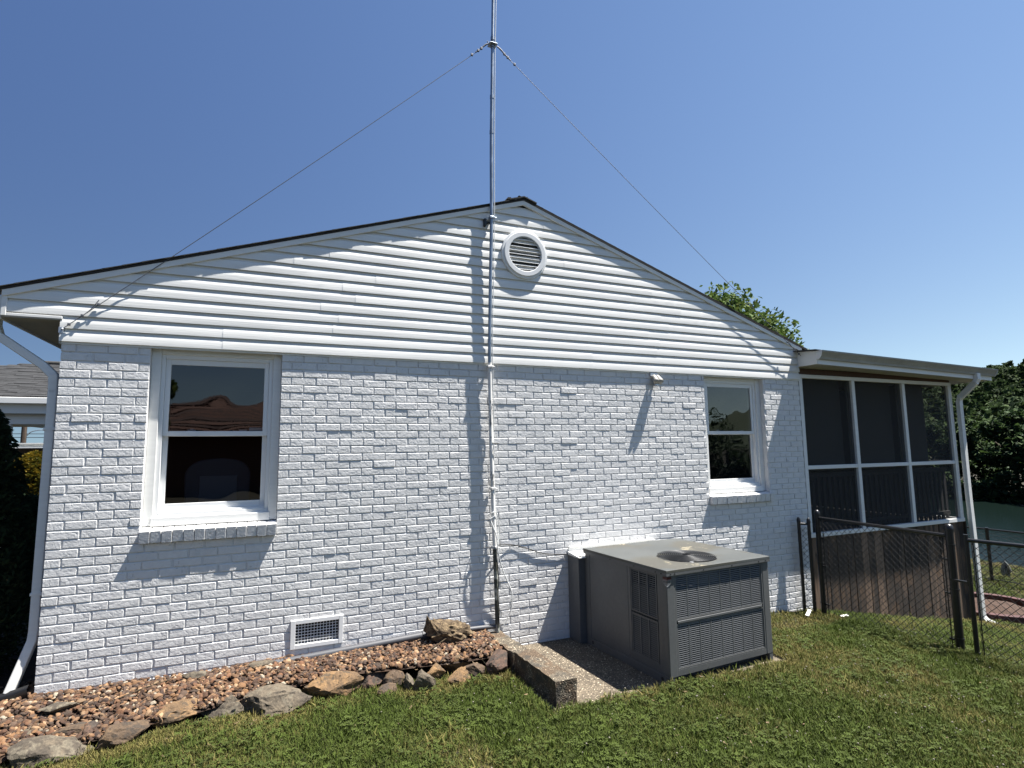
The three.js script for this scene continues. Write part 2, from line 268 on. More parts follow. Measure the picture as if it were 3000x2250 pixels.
// ---------------------------------------------------------------- house
const AX = 3.94, PITCH = 1 / 3, YT = 4.43; // ridge position, roof pitch, underside of the rake trim at the ridge
const rakeY = (x) => YT - Math.abs(x - AX) * PITCH;
const house = thing('house', 'single storey gable end house of white painted brick with white lap siding', 'house', [0, 0, 0]);
const OPEN = [{ x0: 0.588, x1: 1.577, y0: 1.215, y1: 2.69 }, { x0: 6.357, x1: 7.346, y0: 1.215, y1: 2.69 }];
const VENT = { x0: 1.735, x1: 2.125, y0: 0.172, y1: 0.368 };
{ // wall core with its openings
  const s = new THREE.Shape([[0.004, -1.2], [7.996, -1.2], [7.996, 2.9], [AX + 3.9, 3.1], [AX, 4.4], [0.004, 3.08]].map((q) => new THREE.Vector2(...q)));
  for (const o of [...OPEN, VENT]) s.holes.push(new THREE.Path([[o.x0, o.y0], [o.x0, o.y1], [o.x1, o.y1], [o.x1, o.y0]].map((q) => new THREE.Vector2(...q))));
  const g = new THREE.ExtrudeGeometry(s, { depth: 0.2, bevelEnabled: false });
  g.translate(0, 0, -0.2072);
  const wall = part('brick_wall', uvBox(flat(g)), M.mortar, house);
  // bricks of the running bond
  const L = 0.2076, C = 0.0677, BL = 0.1992, BH = 0.0598, D = 0.024;
  const variants = [];
  for (let k = 0; k < 14; k++) { // one brick: grid front, worn bevel, sides
    const nx = 5, ny = 3, P = [], I = [], f = (i, j) => j * nx + i;
    const w = BL / 2, h = BH / 2;
    for (let j = 0; j < ny; j++) for (let i = 0; i < nx; i++) {
      const e = 0.0034 + 0.002 * rnd();
      let x = lerp(-w + e, w - e, i / (nx - 1)), y = lerp(-h + e, h - e, j / (ny - 1));
      if (i > 0 && i < nx - 1) x += rr(-0.006, 0.006);
      P.push(x, y, rr(-0.0005, 0.0005));
    }
    const ring = []; // outline of the grid, counter clockwise
    for (let i = 0; i < nx; i++) ring.push(f(i, 0)); for (let j = 1; j < ny; j++) ring.push(f(nx - 1, j)); for (let i = nx - 2; i >= 0; i--) ring.push(f(i, ny - 1)); for (let j = ny - 2; j > 0; j--) ring.push(f(0, j));
    const base = P.length / 3;
    ring.forEach((q) => { // outer edge, a little behind
      const x = P[q * 3], y = P[q * 3 + 1], ox = Math.abs(x) > w - 0.012 ? Math.sign(x) : 0, oy = Math.abs(y) > h - 0.012 ? Math.sign(y) : 0;
      P.push(ox ? ox * (w - rr(0, 0.0022)) : x, oy ? oy * (h - rr(0, 0.0018)) : y, -0.0032 + rr(-0.0008, 0.0008));
    });
    ring.forEach((q, i) => { const o = (base + i) * 3; P.push(P[o], P[o + 1], -D); });
    for (let j = 0; j < ny - 1; j++) for (let i = 0; i < nx - 1; i++) I.push(f(i, j), f(i + 1, j), f(i + 1, j + 1), f(i, j), f(i + 1, j + 1), f(i, j + 1));
    const n = ring.length;
    for (let i = 0; i < n; i++) {
      const j = (i + 1) % n, a = ring[i], b = ring[j], c = base + i, d = base + j, e = base + n + i, g2 = base + n + j;
      I.push(a, c, d, a, d, b, c, e, g2, c, g2, d);
    }
    let g1 = new THREE.BufferGeometry();
    g1.setAttribute('position', new THREE.Float32BufferAttribute(P, 3)); g1.setIndex(I);
    g1 = toCreasedNormals(g1, 0.35);
    variants.push(uvBox(g1, rr(0, 5), rr(0, 5)));
  }
  const list = [];
  for (let c = -1; c < 44; c++) {
    const y1 = 2.6 - c * C - 0.004, y0 = 2.6 - (c + 1) * C + 0.004, ym = (y0 + y1) / 2;
    let cuts = [];
    for (const o of OPEN) if (ym < o.y1 && ym > 1.115) cuts.push([o.x0, o.x1]);
    if (ym < VENT.y1 - 0.01 && ym > VENT.y0 + 0.005) cuts.push([VENT.x0, VENT.x1]);
    const off = (c % 2 !== 0) ? -L / 2 : 0;
    let shift = 0;
    for (let b = 0; b < 40; b++) {
      let xa = off + b * L, xb = xa + BL;
      shift = clamp(shift + rr(-0.004, 0.004), -0.01, 0.01);
      if (xa > 0.01) { xa += shift; } xb += shift + rr(-0.002, 0.002);
      xa = Math.max(xa, 0); xb = Math.min(xb, 8.0);
      let pieces = [[xa, xb]];
      for (const [p, q] of cuts) pieces = pieces.flatMap(([s0, s1]) => { const o = []; if (s0 < p) o.push([s0, Math.min(s1, p)]); if (s1 > q) o.push([Math.max(s0, q), s1]); return o.filter((t) => t[1] - t[0] > 0.03); });
      for (const [p, q] of pieces) {
        const xm = (p + q) / 2, gy = xm < 3.5 ? 0.02 : xm < 5.9 ? -0.12 : ground(xm, 0) - 0.03;
        if (y1 < gy || q - p < 0.03) continue;
        list.push({ x: xm, y: ym + rr(-0.0016, 0.0016), w: q - p, v: Math.floor(rnd() * variants.length), dz: rr(-0.0016, 0.0016) + (rnd() < 0.08 ? rr(-0.003, 0.004) : 0), rz: rr(-0.006, 0.006), ry: rr(-0.004, 0.004), fl: rnd() < 0.5 });
      }
    }
  }
  const cp = camera.position;
  for (const b of list) { const dx = b.x - cp.x, dy = b.y - cp.y, d2 = dx * dx + dy * dy + cp.z * cp.z; b.size = b.w * cp.z / Math.pow(d2, 1.5) * ((b.y > 2.6 || (b.x > 3.4 && b.y < 0.1)) ? 0.5 : 1); }
  list.sort((a, b) => b.size - a.size);
  const rest = [], m4 = new THREE.Matrix4(), q4 = new THREE.Quaternion();
  list.forEach((b, i) => {
    q4.setFromEuler(new THREE.Euler(0, b.ry, b.rz + (b.fl ? Math.PI : 0)));
    m4.compose(V(b.x, b.y, b.dz), q4, V(b.w / BL, 1, 1));
    if (i < 300) { const o = new THREE.Mesh(variants[b.v], M.brick); o.name = 'brick'; o.applyMatrix4(m4); wall.add(o); } else rest.push(variants[b.v].clone().applyMatrix4(m4));
  });
  stuffPart(part('wall_bricks', join(rest), M.brick, house));
  // the other walls, ceiling and floor close the house
  part('side_wall', [bx(0.004, -1.3, -10.5, 0.2, 2.95, -0.209), bx(7.8, -1.3, -10.5, 7.996, 2.95, -0.209), bx(0.2, -1.3, -10.5, 7.8, 2.95, -10.3)], M.mortar, house);
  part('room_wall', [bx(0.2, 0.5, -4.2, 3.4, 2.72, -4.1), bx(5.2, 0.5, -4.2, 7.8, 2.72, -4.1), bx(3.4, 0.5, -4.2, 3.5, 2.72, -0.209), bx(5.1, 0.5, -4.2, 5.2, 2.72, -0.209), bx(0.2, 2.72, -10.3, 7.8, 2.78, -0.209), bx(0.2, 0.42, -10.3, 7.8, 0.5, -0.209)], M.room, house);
}
{ // gable siding, dutch lap, board by board
  const sid = partGroup('gable_siding', house), E0 = 0.1016, Y0 = 2.68;
  const prof = [[0, 0.0222], [0.042, 0.022], [0.048, 0.0213], [0.068, 0.0178], [0.0735, 0.0162], [0.079, 0.009], [0.085, 0.004], [0.1036, 0.0032]]; // height above the lower edge, depth
  const leftAt = (y) => { const r = AX - (YT + 0.02 - y) / PITCH; return Math.max(y < 2.862 ? -0.012 : -0.352, r); }, rightAt = (y) => Math.min(8.004, AX + (YT + 0.02 - y) / PITCH);
  for (let k = 0; k < 18; k++) {
    const y0 = Y0 + k * E0;
    const lo = leftAt(y0 + 0.05), hi = rightAt(y0 + 0.05);
    if (hi - lo < 0.08) break;
    const pair = Math.floor(k / 2), seams = [];
    let x = lo - 0.4 + hash(pair, 3, 8) * 3.4;
    while (x < hi - 0.3) { if (x > lo + 0.3) seams.push(x); x += 3.66; }
    const ends = [lo - 1, ...seams, hi + 1];
    for (let sI = 0; sI < ends.length - 1; sI++) {
      const a = ends[sI], b = ends[sI + 1], dz = (sI % 2) * 0.0014, P = [], I = [], pts = prof.map(([h, z]) => [y0 + h, z + dz]);
      pts.unshift([y0 + 0.002, 0.004], [y0 - 0.0005, 0.0208 + dz]); // returned lower edge
      const N = 24;
      for (const [y, z] of pts) for (let i = 0; i <= N; i++) {
        const xl = Math.max(a, leftAt(y)), xr = Math.min(b, rightAt(y));
        const X = lerp(xl, Math.max(xl, xr), i / N);
        P.push(X, y + (n3(X * 0.7, y * 3, 0, 12) - 0.5) * 0.0024, z + (n3(X * 1.6, y * 8, 0, 11) - 0.5) * 0.0028);
      }
      for (let r = 0; r < pts.length - 1; r++) for (let i = 0; i < N; i++) { const q = r * (N + 1) + i; I.push(q, q + 1, q + N + 2, q, q + N + 2, q + N + 1); }
      let g = new THREE.BufferGeometry();
      g.setAttribute('position', new THREE.Float32BufferAttribute(P, 3)); g.setIndex(I);
      g = toCreasedNormals(g, 0.3);
      part('siding_board', uvBox(g, hash(k, sI, 1) * 3, hash(k, sI, 2) * 3), M.siding, sid);
    }
  }
  // rake trims, corner and bottom trims of the left return
  const trim = (sgn, xe) => { const p = [[AX, YT], [xe, rakeY(xe)], [xe, rakeY(xe) + 0.05], [AX, YT + 0.05]]; return prism(sgn < 0 ? p.reverse() : p, 0.012, 0.037, 0.002); };
  part('rake_trim', trim(1, 8.06), M.trim, house);
  part('rake_trim', trim(-1, -0.372), M.trim, house);
  part('corner_trim', [bx(-0.372, 2.85, 0.0, -0.34, 3.03, 0.03, 0.003), bx(-0.34, 2.85, 0.0, 0.0, 2.872, 0.028, 0.003)], M.trim, house);
  part('starter_strip', [bx(-0.014, 2.662, -0.006, 8.006, 2.682, 0.006)], M.trim, house);
  part('soffit', [bx(-0.372, 2.842, -10.5, 0.0, 2.85, 0.022), bx(-0.012, 2.66, -0.3, -0.002, 2.85, 0.016)], M.soffit, house);
  part('fascia', bx(-0.39, 2.83, -10.5, -0.373, 3.0, 0.012), M.trim, house);
  part('soffit_trim', bx(-0.05, 2.79, -10.5, -0.0045, 2.842, -0.31), M.soffit, house);
}
{ // roof with its shingle courses
  const deck = (xe) => { const s = Math.sign(xe - AX); const p = [[AX, YT + 0.052], [xe, rakeY(xe) + 0.052], [xe, rakeY(xe) + 0.066], [AX, YT + 0.066]]; return prism(s > 0 ? p.reverse() : p, -10.6, 0.044); };
  const roof = part('roof', [deck(-0.42), deck(8.14)], M.darkEdge, house);
  const cl = 1 / Math.cos(Math.atan(PITCH)), gsh = [];
  for (let v = 0; v < 4; v++) gsh.push(uvBox(prism([[0, 0], [0.165, 0.0], [0.165, 0.004], [0.002, 0.009], [0, 0.008]], -10.62, 0.052 + v * 0.0015), v * 0.7, 0));
  for (const s of [-1, 1]) {
    const n = s < 0 ? 34 : 32;
    for (let i = 0; i < n; i++) {
      const along = (s < 0 ? 4.37 : 4.22) - (i + 1) * 0.133 + 0.133;
      const x = AX + s * along, y = YT + 0.067 - along * PITCH;
      if (along < 0.02) break;
      const o = part('shingle_course', gsh[Math.floor(rnd() * 4)], M.shingle, roof);
      const ang = Math.atan(PITCH);
      o.rotation.z = s < 0 ? ang + 0.02 : 0; if (s > 0) { o.rotation.set(0, Math.PI, 0); o.rotation.order = 'YXZ'; o.rotation.z = ang + 0.02; }
      o.position.set(x, y + 0.002, s > 0 ? -10.575 : 0);
    }
  }
  part('ridge_cap', [prism([[AX - 0.17, YT + 0.024], [AX, YT + 0.08], [AX + 0.15, YT + 0.032], [AX + 0.15, YT + 0.044], [AX, YT + 0.093], [AX - 0.17, YT + 0.037]], -10.62, 0.058), prism([[AX - 0.2, YT + 0.03], [AX - 0.15, YT + 0.035], [AX - 0.155, YT + 0.056], [AX - 0.19, YT + 0.05]], -0.3, 0.05)], M.shingle, roof);
}
{ // round gable vent
  const v = partGroup('gable_vent', house), cx = 3.945, cy = 3.877;
  const ring = (ri, ro, z0, z1) => { const s = new THREE.Shape(); s.absarc(0, 0, ro, 0, Math.PI * 2, false); const h = new THREE.Path(); h.absarc(0, 0, ri, 0, Math.PI * 2, true); s.holes.push(h); const g = new THREE.ExtrudeGeometry(s, { depth: z1 - z0, bevelEnabled: true, bevelSize: 0.006, bevelThickness: 0.006, bevelSegments: 2, curveSegments: 40 }); g.translate(cx, cy, z0); return uvBox(flat(g)); };
  part('outer_ring', ring(0.225, 0.262, 0.012, 0.034), M.vinyl, v);
  part('inner_ring', ring(0.196, 0.238, 0.02, 0.05), M.vinyl, v);
  const back = new THREE.CircleGeometry(0.22, 40); back.translate(cx, cy, 0.0195); part('shade_disc', uvBox(flat(back)), M.ventShade, v);  // flat disc whose dark colour stands in for shade behind the slats
  for (let i = 0; i < 9; i++) {
    const y = -0.16 + i * 0.04, hw = Math.sqrt(Math.max(0.0004, 0.198 ** 2 - y * y));
    const g = new THREE.BoxGeometry(hw * 2, 0.034, 0.004); g.rotateX(-0.95); g.translate(cx, cy + y, 0.034);
    part('slat', uvBox(flat(g)), M.vinyl, v);
  }
}
// windows: casing, frame, two sashes with panes, brick sill
for (const o of OPEN) {
  const w = partGroup('window', house), { x0, x1 } = o;
  const zc = -0.062, fx0 = x0 + 0.07, fx1 = x1 - 0.07, fy0 = 1.292, fy1 = 2.628;
  part('casing', [bx(x0 + 0.001, 1.235, -0.2, fx0, 2.69, zc, 0.004), bx(fx1, 1.235, -0.2, x1 - 0.001, 2.69, zc, 0.004), bx(fx0, fy1, -0.2, fx1, 2.69, zc - 0.003, 0.004), prism([[fx0 - 0.012, 1.232], [fx1 + 0.012, 1.232], [fx1 + 0.012, 1.3], [fx0 - 0.012, 1.3]], -0.19, zc + 0.012, 0.003)], M.trim, w);
  part('frame', [bx(fx0, fy0, -0.19, fx0 + 0.03, fy1, -0.082, 0.002), bx(fx1 - 0.03, fy0, -0.19, fx1, fy1, -0.082, 0.002), bx(fx0 + 0.03, fy1 - 0.034, -0.19, fx1 - 0.03, fy1, -0.082, 0.002), bx(fx0 + 0.03, fy0, -0.19, fx1 - 0.03, fy0 + 0.04, -0.078, 0.002), bx(fx0 + 0.03, fy0 + 0.04, -0.19, fx1 - 0.03, fy0 + 0.055, -0.094)], M.vinyl, w);
  const sash = (name, ya, yb, z, bot, top) => {
    part(name, [bx(fx0 + 0.03, ya, z - 0.03, fx0 + 0.068, yb, z, 0.003), bx(fx1 - 0.068, ya, z - 0.03, fx1 - 0.03, yb, z, 0.003), bx(fx0 + 0.068, ya, z - 0.029, fx1 - 0.068, ya + bot, z - 0.001, 0.003), bx(fx0 + 0.068, yb - top, z - 0.029, fx1 - 0.068, yb, z - 0.001, 0.003)], M.vinyl, w);
    const pane = new THREE.PlaneGeometry(fx1 - fx0 - 0.136, yb - ya - bot - top, 1, 1); pane.translate((fx0 + fx1) / 2, (ya + bot + yb - top) / 2, z - 0.012);
    part('pane', uvBox(flat(pane)), M.glass, w);
  };
  sash('upper_sash', 1.952, fy1 - 0.034, -0.096, 0.041, 0.046);
  sash('lower_sash', fy0 + 0.055, 1.99, -0.128, 0.052, 0.04);
  const xm = (fx0 + fx1) / 2;
  part('sash_lock', [bx(xm - 0.22, 1.994, -0.15, xm - 0.16, 2.006, -0.12, 0.003), bx(xm - 0.2, 2.006, -0.145, xm - 0.175, 2.014, -0.125, 0.002), bx(xm + 0.17, 1.994, -0.15, xm + 0.23, 2.006, -0.12, 0.003)], M.vinyl, w);
  if (x0 < 3) part('paper_label', bx(xm + 0.25, 1.996, -0.142, xm + 0.36, 2.026, -0.14), M.debris, w);
  const n = 13, ext = x0 < 3 ? 0 : 0.03, sw = (x1 - x0 + ext) / n;
  for (let i = 0; i < n; i++) {
    const a = x0 + i * sw, dy = rr(-0.002, 0.002), dz = rr(-0.003, 0.003);
    const s = new THREE.Shape([[-0.12, 1.236], [0.05 + dz, 1.206 + dy], [0.039 + dz, 1.116 + dy], [-0.004, 1.116]].map((q) => new THREE.Vector2(...q)));
    const g = new THREE.ExtrudeGeometry(s, { depth: sw - 0.006 - 0.006, bevelEnabled: true, bevelSize: 0.003, bevelThickness: 0.003, bevelSegments: 2, bevelOffset: -0.003 });
    g.rotateY(-Math.PI / 2); g.translate(a + sw - 0.006, 0, 0);
    part('sill_brick', uvBox(flat(g), i * 0.37, i * 0.21), M.brick, w);
  }
  part('sill_mortar', [bx(x0 + 0.004, 1.12, -0.11, x1 + ext - 0.004, 1.2, 0.033)], M.mortar, w);
}
{ // crawl space vent
  const v = partGroup('crawl_vent', house), { x0, x1, y0, y1 } = VENT;
  part('vent_frame', [bx(x0 - 0.022, y0 - 0.02, -0.03, x0 + 0.018, y1 + 0.018, 0.014, 0.003), bx(x1 - 0.018, y0 - 0.02, -0.03, x1 + 0.018, y1 + 0.018, 0.014, 0.003), bx(x0 + 0.018, y1 - 0.016, -0.03, x1 - 0.018, y1 + 0.018, 0.013, 0.003), bx(x0 + 0.018, y0 - 0.02, -0.03, x1 - 0.018, y0 + 0.014, 0.013, 0.003)], M.vinyl, v);
  const bars = [];
  for (let i = 1; i < 14; i++) part('grille_bar', bx(x0 + 0.018 + (x1 - x0 - 0.036) * i / 14 - 0.0025, y0 + 0.014, -0.016, x0 + 0.018 + (x1 - x0 - 0.036) * i / 14 + 0.0025, y1 - 0.016, -0.01), M.vinyl, v);
  for (let i = 1; i < 7; i++) part('grille_bar', bx(x0 + 0.018, y0 + 0.014 + (y1 - y0 - 0.03) * i / 7 - 0.0025, -0.012, x1 - 0.018, y0 + 0.014 + (y1 - y0 - 0.03) * i / 7 + 0.0025, -0.006), M.vinyl, v);
}
function duct(pts, w, d) { // rectangular pipe along a path
  const o = [];
  for (let i = 0; i < pts.length - 1; i++) {
    const a = V(...pts[i]), b = V(...pts[i + 1]), dir = b.clone().sub(a), L = dir.length(); dir.normalize();
    const ext = 0.012, g = new RoundedBoxGeometry(w, L + ext * 2, d, 2, 0.009); g.translate(0, L / 2, 0);
    const ref = Math.abs(dir.z) > 0.6 ? V(1, 0, 0) : V(0, 0, 1), xa = new THREE.Vector3().crossVectors(dir, ref).normalize(), za = new THREE.Vector3().crossVectors(xa, dir);
    g.applyMatrix4(new THREE.Matrix4().makeBasis(xa, dir, za)); g.translate(a.x, a.y, a.z);
    o.push(uvBox(flat(g)));
  }
  return join(o);
}
{ // eave gutter and downspout at the left corner
  const K = [[0, 0], [-0.085, 0], [-0.105, 0.03], [-0.12, 0.055], [-0.125, 0.115], [-0.115, 0.115], [-0.11, 0.06], [-0.095, 0.035], [-0.08, 0.008], [-0.006, 0.008], [-0.006, 0.12], [0, 0.12]];
  const g = prism(K.map(([x, y]) => [x - 0.392, y + 2.885]).reverse(), -10.6, 0.0);
  part('gutter', [g, bx(-0.514, 2.886, -0.003, -0.393, 2.998, 0.001)], M.trim, house);
  const d = part('downspout', duct([[-0.45, 2.89, -0.14], [-0.45, 2.8, -0.14], [-0.425, 2.72, -0.135], [-0.13, 2.5, -0.11], [-0.055, 2.42, -0.1], [-0.05, 2.3, -0.1], [-0.05, 0.52, -0.1], [-0.054, 0.46, -0.095], [-0.15, 0.13, -0.045]], 0.06, 0.08), M.trim, house);
  part('pipe_strap', [bx(-0.085, 2.0, -0.142, -0.012, 2.02, -0.056), bx(-0.085, 0.78, -0.142, -0.012, 0.8, -0.056)], M.trim, d);
}

// ---------------------------------------------------------------- slab, curb blocks, gravel bed, edging stones
{
  const g = prism([[3.5, 0.0], [5.86, 0.0], [5.84, 1.385], [4.75, 1.39], [4.4, 1.36], [3.5, 1.36]].map(([x, z]) => [x, -z]).reverse(), -0.3, 0, 0.012);
  g.rotateX(-Math.PI / 2); g.translate(0, -0.125, 0);
  struct('concrete_pad', uvBox(g), M.slab);
  const block = (x0, x1, z0, z1, y0, y1, skew) => {
    const n = 14, m = 4, top = [], I = [], P = [];
    const rough = (x, y, z) => [x + (n3(x * 22, y * 22, z * 22, 71) - 0.5) * 0.016, y + (n3(x * 17, y * 22, z * 17, 72) - 0.5) * 0.014, z + (n3(x * 22, y * 22, z * 22, 73) - 0.5) * 0.016];
    const b = new THREE.BoxGeometry(x1 - x0, y1 - y0, z1 - z0, m, 4, n); b.translate((x0 + x1) / 2, (y0 + y1) / 2, (z0 + z1) / 2);
    let g2 = b; g2.deleteAttribute('uv'); g2.deleteAttribute('normal'); g2 = mergeVertices(g2, 1e-4);
    const p = g2.attributes.position;
    for (let i = 0; i < p.count; i++) { let [x, y, z] = rough(p.getX(i), p.getY(i), p.getZ(i)); x += (z - z0) * skew; p.setXYZ(i, x, y, z); }
    return uvBox(toCreasedNormals(g2, 0.7));
  };
  single('curb_block', block(3.47, 3.63, 0.012, 0.62, -0.14, 0.052, 0.03), M.curb, 'rust stained concrete curb running from the brick wall to the middle of the pad', 'curb block');
  single('curb_block', block(3.5, 3.68, 0.63, 1.335, -0.14, 0.062, 0.045), M.curb, 'rough concrete curb block between the pad and the lawn, nearer the camera', 'curb block');
}
function rockGeo(w, h, d, s, cuts = 7, detail = 4) {
  let g = new THREE.IcosahedronGeometry(1, detail > 2 ? 7 : detail); g.deleteAttribute('uv'); g.deleteAttribute('normal'); g = mergeVertices(g, 1e-4);
  const p = g.attributes.position, planes = [];
  for (let i = 0; i < cuts; i++) { const a = hash(i, s, 1) * 6.283, e = (hash(i, s, 2) - 0.5) * 2.2; planes.push([Math.cos(a) * Math.cos(e), Math.sin(e), Math.sin(a) * Math.cos(e), 0.5 + 0.28 * hash(i, s, 3)]); }
  const v = V(0, 0, 0);
  for (let i = 0; i < p.count; i++) {
    v.fromBufferAttribute(p, i); const q = v.clone();
    for (const [a, b, c, k] of planes) { const t = v.x * a + v.y * b + v.z * c - k; if (t > 0) { v.x -= a * t * 0.9; v.y -= b * t * 0.9; v.z -= c * t * 0.9; } }
    const r = 1 + 0.16 * (n3(q.x * 2.2 + s, q.y * 2.2, q.z * 2.2, s) - 0.5) + (detail > 2 ? 0.12 * (n3(q.x * 5 + s, q.y * 9, q.z * 5, s + 1) - 0.5) + 0.07 * (n3(q.x * 14 + s, q.y * 18, q.z * 14, s + 2) - 0.5) : 0);
    p.setXYZ(i, v.x * r, v.y * r, v.z * r);
  }
  g.computeBoundingBox(); const bb = g.boundingBox, sz = bb.getSize(V(0, 0, 0)), ce = bb.getCenter(V(0, 0, 0));
  g.translate(-ce.x, -bb.min.y, -ce.z); g.scale(w / sz.x, h / sz.y, d / sz.z);
  return uvBox(toCreasedNormals(g, detail > 2 ? 0.42 : 0.8), s * 0.13, s * 0.29);
}
{
  // x, z of the front foot, width, height, material, turn, label
  const S = [
    [-0.05, 0.33, 0.24, 0.11, 1, 0.2, 'flat grey edging stone at the far left picture edge, behind another stone'],
    [0.13, 0.50, 0.24, 0.14, 1, 0.5, 'long slanted grey edging stone leaning at the left end of the bed'],
    [0.02, 0.60, 0.15, 0.1, 2, 0.1, 'small tan edging stone lowest in the left picture corner'],
    [0.33, 0.58, 0.26, 0.12, 0, 0.15, 'brown edging stone lying behind the long low dark stone'],
    [0.30, 0.79, 0.44, 0.14, 1, -0.12, 'long low dark edging stone, nearest the camera at lower left'],
    [0.47, 0.59, 0.18, 0.13, 3, 0.7, 'small dark edging stone wedged upright between two larger ones'],
    [0.67, 0.73, 0.29, 0.15, 0, 0.3, 'rounded brown edging stone with a hollow at its left side'],
    [0.66, 0.45, 0.37, 0.1, 0, -0.2, 'flat brown slab of an edging stone half buried in gravel'],
    [0.97, 0.57, 0.39, 0.13, 2, 0.1, 'wide tan edging stone with dry grass in front'],
    [1.25, 0.56, 0.31, 0.13, 1, -0.1, 'pale grey edging stone next to the largest grey one'],
    [1.60, 0.67, 0.49, 0.17, 1, 0.05, 'largest grey edging stone, with a flat top and dark face'],
    [2.02, 0.55, 0.46, 0.18, 2, -0.3, 'large yellow tan edging stone with a sunlit sloping face'],
    [2.34, 0.46, 0.24, 0.19, 3, 0.4, 'dark purple brown angular edging stone with a white chip'],
    [2.50, 0.53, 0.19, 0.13, 0, 0.0, 'brown edging stone resting on a smaller one below'],
    [2.41, 0.64, 0.16, 0.07, 0, 0.2, 'small low brown edging stone at the grass under two others'],
    [2.59, 0.65, 0.09, 0.14, 1, 0.1, 'narrow upright grey edging stone, thinnest in the row'],
    [2.70, 0.71, 0.18, 0.16, 1, -0.1, 'upright grey edging stone with a white streak down its face'],
    [2.83, 0.58, 0.23, 0.14, 2, 0.5, 'tan edging stone leaning behind the white streaked one'],
    [3.04, 0.47, 0.23, 0.15, 2, -0.1, 'flat topped tan edging stone raised above its neighbours'],
    [3.00, 0.70, 0.2, 0.11, 2, 0.2, 'low light tan edging stone at the grass below the flat topped one'],
    [3.14, 0.68, 0.19, 0.13, 0, -0.2, 'brown edging stone second from the concrete curb'],
    [3.37, 0.68, 0.3, 0.19, 3, 0.6, 'large dark brown edging stone slanting against the concrete curb'],
  ];
  S.forEach(([x, z, w, h, m, t, label], i) => {
    const d = Math.max(0.14, w * 0.62), o = single('edging_stone', rockGeo(w * 1.04, h * 0.86 + 0.05, d, 40 + i * 3, 9), rockMats[m], label, 'stone', 'stones edging the gravel bed');
    o.position.set(x, ground(x, z) - 0.04, z - d * 0.42); o.rotation.y = t;
  });
  // loose larger stones on the gravel
  single('flat_stone', rockGeo(0.24, 0.07, 0.15, 201), rockMats[1], 'pale grey lichened stone lying on the gravel near the left corner', 'stone').position.set(0.22, 0.05, 0.28);
  single('flat_stone', rockGeo(0.17, 0.05, 0.09, 205), rockMats[1], 'bluish grey flat stone on gravel against the brick below the left window', 'stone').position.set(1.02, 0.075, 0.09);
  single('flat_stone', rockGeo(0.2, 0.05, 0.1, 209), rockMats[1], 'grey flat stone on gravel just left of the crawl space vent', 'stone').position.set(1.5, 0.075, 0.08);
}
const bedY = (x, z) => 0.06 + 0.02 * (n3(x * 4, 0, z * 4, 21) - 0.3) - 0.09 * sstep(z, 0.2, 0.75) + 0.02 * Math.exp(-z * 6);
const bedEdge = (x) => lerp(0.62, 0.5, sstep(x, 0.2, 1.0)) + 0.07 * Math.sin(x * 2.3) - 0.06 * sstep(x, 2.2, 3.4) + (x < 0.05 ? 0.12 : 0);
